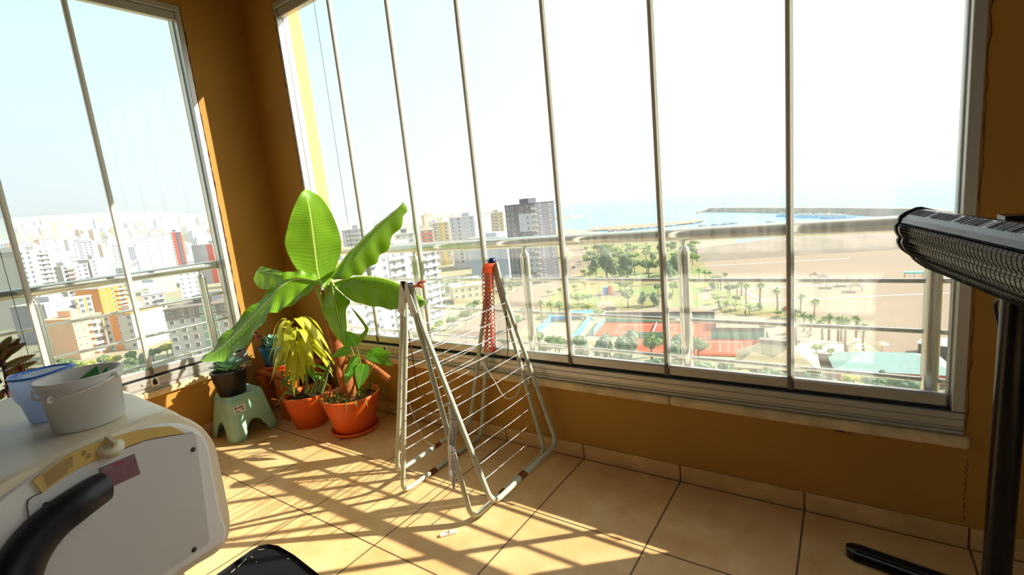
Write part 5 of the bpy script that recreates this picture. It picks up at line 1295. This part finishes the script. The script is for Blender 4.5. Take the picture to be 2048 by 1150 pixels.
o2 = o1 + cu * 13 + cv * 19; court(o2, 36, 15.5, 'lower orange clay tennis court, nearer and further right', [((22, -.3), (36, -.3), 2.3, M_scr), ((22, -.6), (36, -.6), 3.4, M_net), ((36.4, 0), (36.4, 16), 3.2, M_net), ((0, -.3), (10, -.3), 2.0, M_scr)])
M_bl = mat('bright blue sheeting', '46AEE6', .6); M_bl2 = mat('blue tarpaulin', '3A8FD8', .6)
t = thing('blue_enclosure', GP(1130, 655), 'yard enclosed by bright blue fence panels with blue tarpaulins beside the courts', 'enclosure')
Z = Vector((0, 0, 1))
patchp = [GP(1076, 668), GP(1104, 643), GP(1186, 634), GP(1146, 686)]
build('yard', MB().prism([p + Z * .1 for p in patchp], Z * .05), mat('ochre yard ground', 'D2B27A', .95, var=.3, vscale=.3), t)
def wallp(p, q, h): n = Vector((-(q - p).y, (q - p).x, 0)).normalized() * .06; return MB().prism([p - n, q - n, q + n, p + n], Z * h)
for p, q in ((patchp[0], patchp[1]), (patchp[1], patchp[2]), (patchp[2], patchp[3])): build('fence_panel', wallp(p, q, 2.4), M_bl, t)
for x, y in ((1125, 641), (1158, 637)):
    p = GP(x, y); b = MB(); b.prism([p + cu * a + cv * c + Z * z for a, c, z in ((-5, -1.5, 2.6), (5, -1.5, 2.9), (5, 2.5, 2.3), (-5, 2.5, 2.0))], Z * .1); build('tarpaulin', b, M_bl2, t)
def hip(name, c, ax, w_, l_, h, rh, rm, wm, label):
    ax = ax.normalized(); ay = Vector((-ax.y, ax.x, 0)); t = thing(name, c, label, 'building')
    b = MB(); b.prism([c + ax * a + ay * d for a, d in ((-w_ / 2, -l_ / 2), (w_ / 2, -l_ / 2), (w_ / 2, l_ / 2), (-w_ / 2, l_ / 2))], Z * h); build('walls', b, wm, t)
    e = .6; v = [c + ax * a + ay * d + Z * h for a, d in ((-w_ / 2 - e, -l_ / 2 - e), (w_ / 2 + e, -l_ / 2 - e), (w_ / 2 + e, l_ / 2 + e), (-w_ / 2 - e, l_ / 2 + e))]; k = max(0, (w_ - l_) / 2)
    v += [c - ax * k + Z * (h + rh), c + ax * k + Z * (h + rh)]
    b = MB(); b.add(v, [(0, 1, 5, 4), (2, 3, 4, 5), (1, 2, 5), (3, 0, 4), (3, 2, 1, 0)]); build('roof', b, rm, t); return t
M_tan = mat('tan fabric roof', 'BBA680', .85, var=.08, vscale=.4); M_gr = mat('grey green sheet roof', '87A49C', .7, var=.08, vscale=.5); M_br = mat('brick red wall', 'C8684A', .9)
h1 = hip('restaurant', GP(1552, 742), Vector((1, .1, 0)), 16, 12, 2.6, 4.6, M_tan, M_w8, 'restaurant with a tan pyramid roof and raised ridge vent below the clay courts')
p = GP(1552, 742); b = MB(); b.prism([p + Vector((a, c, 7.0)) for a, c in ((-3.4, -1), (3.4, -1), (3.4, 1), (-3.4, 1))], Z * .7); build('ridge_vent', b, M_w8, h1)
h2 = hip('pavilion', GP(1775, 748), Vector((1, .15, 0)), 20, 11, 2.4, 2.6, M_gr, M_br, 'low pavilion with a grey-green sheet roof and red walls at the beach edge')
t = thing('terrace_roof', GP(1642, 716), 'flat white slatted terrace roof beside the pink path', 'roof')
c = GP(1642, 716); b = MB()
for k in range(14): b.prism([c + Vector((-4.6, -5 + k * .78, 2.8)), c + Vector((4.6, -5.4 + k * .78, 2.8)), c + Vector((4.6, -4.75 + k * .78, 2.8)), c + Vector((-4.6, -4.35 + k * .78, 2.8))], Z * .1)
b.prism([c + Vector((-4.6, -5, 2.7)), c + Vector((4.6, -5.4, 2.7)), c + Vector((4.6, 5.4, 2.7)), c + Vector((-4.6, 5.8, 2.7))], Z * .08)
build('slats', b, M_w4, t)
for a, d in ((-4.4, -5), (4.4, -5), (4.4, 5), (-4.4, 5)): build('post', MB().tube([c + Vector((a, d, 0)), c + Vector((a, d, 2.8))], .1, 8), M_w8, t)
patch('pink_path', [(1588, 690), (1604, 686), (1625, 740), (1600, 740)], mat('pink paving', 'D99A84', .9), .16)
t = thing('beach_hut', GP(1890, 720), 'beach hut with a flat white roof and dark slatted wall near the right jamb', 'hut'); c = GP(1892, 716)
b = MB(); b.prism([c + Vector(v) for v in ((-5, 0, 0), (6, -2.5, 0), (7.5, 3.5, 0), (-3, 6, 0))], Z * 3.0); build('walls', b, M_net, t)
b = MB(); b.prism([c + Vector(v) + Z * 3.0 for v in ((-5.4, -.3, 0), (6.3, -3, 0), (8, 3.8, 0), (-3.2, 6.4, 0))], Z * .25); build('roof', b, M_w1, t)
ug = ('white parasol on the restaurant terrace among the palms', 'terrace parasols')
for x, y in ((1678, 706), (1700, 702), (1722, 704), (1690, 726), (1728, 728), (1642, 686)):
    c, _b = settle(GP(x, y), 1.6); TREES.append((c.x, c.y, 1.6)); t = thing('parasol', c, ug[0], 'parasol', ug[1]); build('canopy', MB().lathe([(1.5, 2.2), (.8, 2.6), (.05, 2.9)], c, 10), M_w4, t); build('pole', MB().tube([c, c + Z * 2.7], .05, 6), M_w8, t)
M_th = mat('palm thatch', '8E7C6A', .95, var=.3, vscale=2)
tg = ('thatched sun shelter on wooden posts on the beach', 'thatched beach shelters')
for x, y in ((1630, 560), (1647, 564), (1664, 575), (1694, 571), (1712, 583)):
    c = GP(x, y); t = thing('sun_shelter', c, tg[0], 'shelter', tg[1])
    b = MB(); v = [c + Vector((a, d, 2.2)) for a, d in ((-2.2, -2.2), (2.2, -2.2), (2.2, 2.2), (-2.2, 2.2))] + [c + Z * 3.5]; b.add(v, [(0, 1, 4), (1, 2, 4), (2, 3, 4), (3, 0, 4), (3, 2, 1, 0)]); build('roof', b, M_th, t)
    for a, d in ((-1.8, -1.8), (1.8, -1.8), (1.8, 1.8), (-1.8, 1.8)): build('post', MB().tube([c + Vector((a, d, 0)), c + Vector((a, d, 2.3))], .09, 6), M_th, t)
c = GP(1827, 557); t = thing('beach_canopy', c, 'turquoise flat-topped canopy standing alone on the far sand', 'canopy')
build('roof', MB().cbox(c + Z * 2.5, (6, 3.5, .5)), mat('turquoise canopy', '6EC8C0', .7), t)
for a, d in ((-2.8, -1.5), (2.8, -1.5), (2.8, 1.5), (-2.8, 1.5), (0, -1.5)): build('post', MB().tube([c + Vector((a, d, 0)), c + Vector((a, d, 2.4))], .08, 6), M_redt, t)
# playground
c = GP(1215, 590); t = thing('playground_tower', c, 'coloured playground climbing frame with slides on the park sand', 'playground')
b = MB(); b.prism([c + Vector((7 * math.cos(a), 6 * math.sin(a), .14)) for a in [PI * k / 8 for k in range(16)]], Z * .03); build('sand_pit', b, M_sand, t)
for k, (a, d, h, m_) in enumerate(((-1, 0, 3.6, M_bl2), (1.4, .4, 4.2, M_redt), (.2, 1.6, 3.2, M_w2))): build('tower', MB().cbox(c + Vector((a, d, h / 2)), (1.7, 1.7, h)), m_, t)
for s in (-1, 1): build('slide', MB().prism([c + Vector((-1.2, -.8 + s * .5, 2.2)), c + Vector((-1.2, -.2 + s * .5, 2.2)), c + Vector((-4.2, -.2 + s * 1.4, .3)), c + Vector((-4.2, -.8 + s * 1.4, .3))], Z * .2), M_redt if s > 0 else M_bl, t)
# street lamps
def lamp(x, y, h, label):
    c = GP(x, y); t = thing('street_lamp', c, label, 'street lamp'); build('pole', MB().tube([c, c + Z * h], [.09, .06], 8), M_w7, t)
    for s in (-1, 0, 1): build('lamp_head', MB().blob(c + cu * s * .9 + Z * (h + (.2 if s == 0 else -.1)), .3, 2), M_w1, t)
    build('arm', MB().tube([c - cu * .9 + Z * (h - .3), c + Z * (h - .1), c + cu * .9 + Z * (h - .3)], .04, 6), M_w7, t)
lamp(1219, 748, 9, 'white triple-headed street lamp before the trees of the clay courts')
lamp(1318, 600, 7, 'white street lamp on the lawn left of the railing post')
lamp(1395, 618, 6, 'thin street lamp on the paved plaza right of the railing post')
lamp(1098, 690, 8, 'street lamp standing at the blue enclosure')
lamp(212, 752, 9, 'slim street lamp below the left window behind the bucket')
c = GP(1569, 650); t = thing('flag_pole', c, 'white pole with a red flag near the last mullion', 'flag'); build('pole', MB().tube([c, c + Z * 6], .06, 6), M_w1, t)
b = MB(); b.grid([[c + Z * 5.9 + cu * (.25 * k) + cv * .2 * math.sin(k) for k in range(9)], [c + Z * 4.5 + cu * (.25 * k) + cv * .2 * math.sin(k + .4) for k in range(9)]], uv=False); f = build('flag', b, mat('red cloth', 'D8303A', .8), t); f.modifiers.new('t', 'SOLIDIFY').thickness = .02
# cars
def car(x, y, c, label, rot):
    p = GP(x, y, .1); t = thing('car', p, label, 'car'); R_ = Matrix.Translation(p) @ Matrix.Rotation(rot, 4, 'Z')
    body = [(-2.1, .35), (-2.1, .8), (-1.5, .95), (-1.0, 1.4), (.6, 1.45), (1.2, .98), (2.1, .85), (2.1, .35)]
    b = MB(); b.prism([R_ @ Vector((a, -.85, z)) for a, z in body], R_.to_3x3() @ Vector((0, 1.7, 0))); build('body', b, c, t)
    for a in (-1.3, 1.3):
        for s in (-.86, .7): build('wheel', MB().tube([R_ @ Vector((a, s, .33)), R_ @ Vector((a, s + .18, .33))], .33, 12), M_black, t)
    b = MB(); b.box((-.95, -.87, 1.0), (.75, .87, 1.32), R_); build('windows', b, M_win, t)
car(337, 692, mat('yellow car paint', 'F0B41E', .3), 'yellow taxi parked below the left window by the striped block', .4)
car(1148, 536, M_w5, 'dark car driving on the boulevard right of the fourth mullion', 1.9)
car(1098, 564, M_w7, 'grey car on the boulevard left of the fourth mullion', 1.0)
car(1540, 652, M_w5, 'dark car parked on the plaza near the flag', .1)
# boats
M_hull = mat('blue boat hull', '7FB0D8', .4); M_hr = mat('red boat hull', 'C0606A', .5)
def boat(x, y, L, m_, label, group=None, mast=0, rot=.3):
    p = G(x, y, GZ - .75); t = thing('boat', p, label, 'boat', group); R_ = Matrix.Translation(p) @ Matrix.Rotation(rot, 4, 'Z'); b = MB()
    r0 = [R_ @ Vector((L * a, L * w_, 0)) for a, w_ in ((-.45, -.1), (.2, -.11), (.45, 0), (.2, .11), (-.45, .1))]; r1_ = [R_ @ Vector((L * a, L * w_, L * .13)) for a, w_ in ((-.5, -.13), (.25, -.14), (.55, 0), (.25, .14), (-.5, .13))]
    b.add(r0 + r1_, [(i, (i + 1) % 5, 5 + (i + 1) % 5, 5 + i) for i in range(5)] + [(0, 1, 2, 3, 4), (5, 6, 7, 8, 9)]); build('hull', b, m_, t)
    b = MB(); b.box((-L * .35, -L * .08, L * .13), (L * .05, L * .08, L * .26), R_); build('cabin', b, M_w1, t)
    if mast: build('mast', MB().tube([p + Z * L * .1, p + Z * mast], .16, 6), M_w7, t)
gb = ('small boat tied along the inner side of the harbour mole', 'boats along the mole')
for k, (x, y) in enumerate(((1222, 463.5), (1240, 462.5), (1258, 461.5), (1275, 460), (1292, 458.5), (1306, 456.5), (1345, 452.5), (1392, 448))): boat(x, y, 9, (M_hr, M_hr, M_w5, M_hull, M_w7, M_hull, M_hull, M_hull)[k], *gb)
gb = ('sailing boat at anchor in the harbour basin, thin mast rising', 'sailing boats in the basin')
for x, y, m_ in ((1430, 451, 26), (1450, 450, 26), (1452.5, 448, 24), (1404, 453, 24), (1540, 446, 10), (1466, 448, 12)): boat(x, y, 10, M_w7, *gb, mast=m_)
gb = ('blue fishing boat moored before the far breakwater', 'blue fishing boats')
for x, y in ((1568, 433), (1585, 434), (1608, 434.5), (1622, 435), (1642, 435), (1658, 436), (1668, 436.5), (1680, 437), (1690, 438)): boat(x, y, 18, M_hull, *gb, mast=14, rot=.25)

# ------------------------------------------------------------------ sea haze filling the open air outside
hm = bpy.data.materials.new('thin sea haze'); hm.use_nodes = True; n = hm.node_tree; n.nodes.clear()
o = n.nodes.new('ShaderNodeOutputMaterial'); vs_ = n.nodes.new('ShaderNodeVolumeScatter'); vs_.inputs['Color'].default_value = (.93, .96, 1, 1); vs_.inputs['Density'].default_value = .00015; vs_.inputs['Anisotropy'].default_value = .35
n.links.new(vs_.outputs[0], o.inputs['Volume'])
b = MB(); b.box((-16000, 8, GZ - 3), (9000, 16000, GZ + 700)); hz = build('haze', b, hm); hz['kind'] = 'structure'
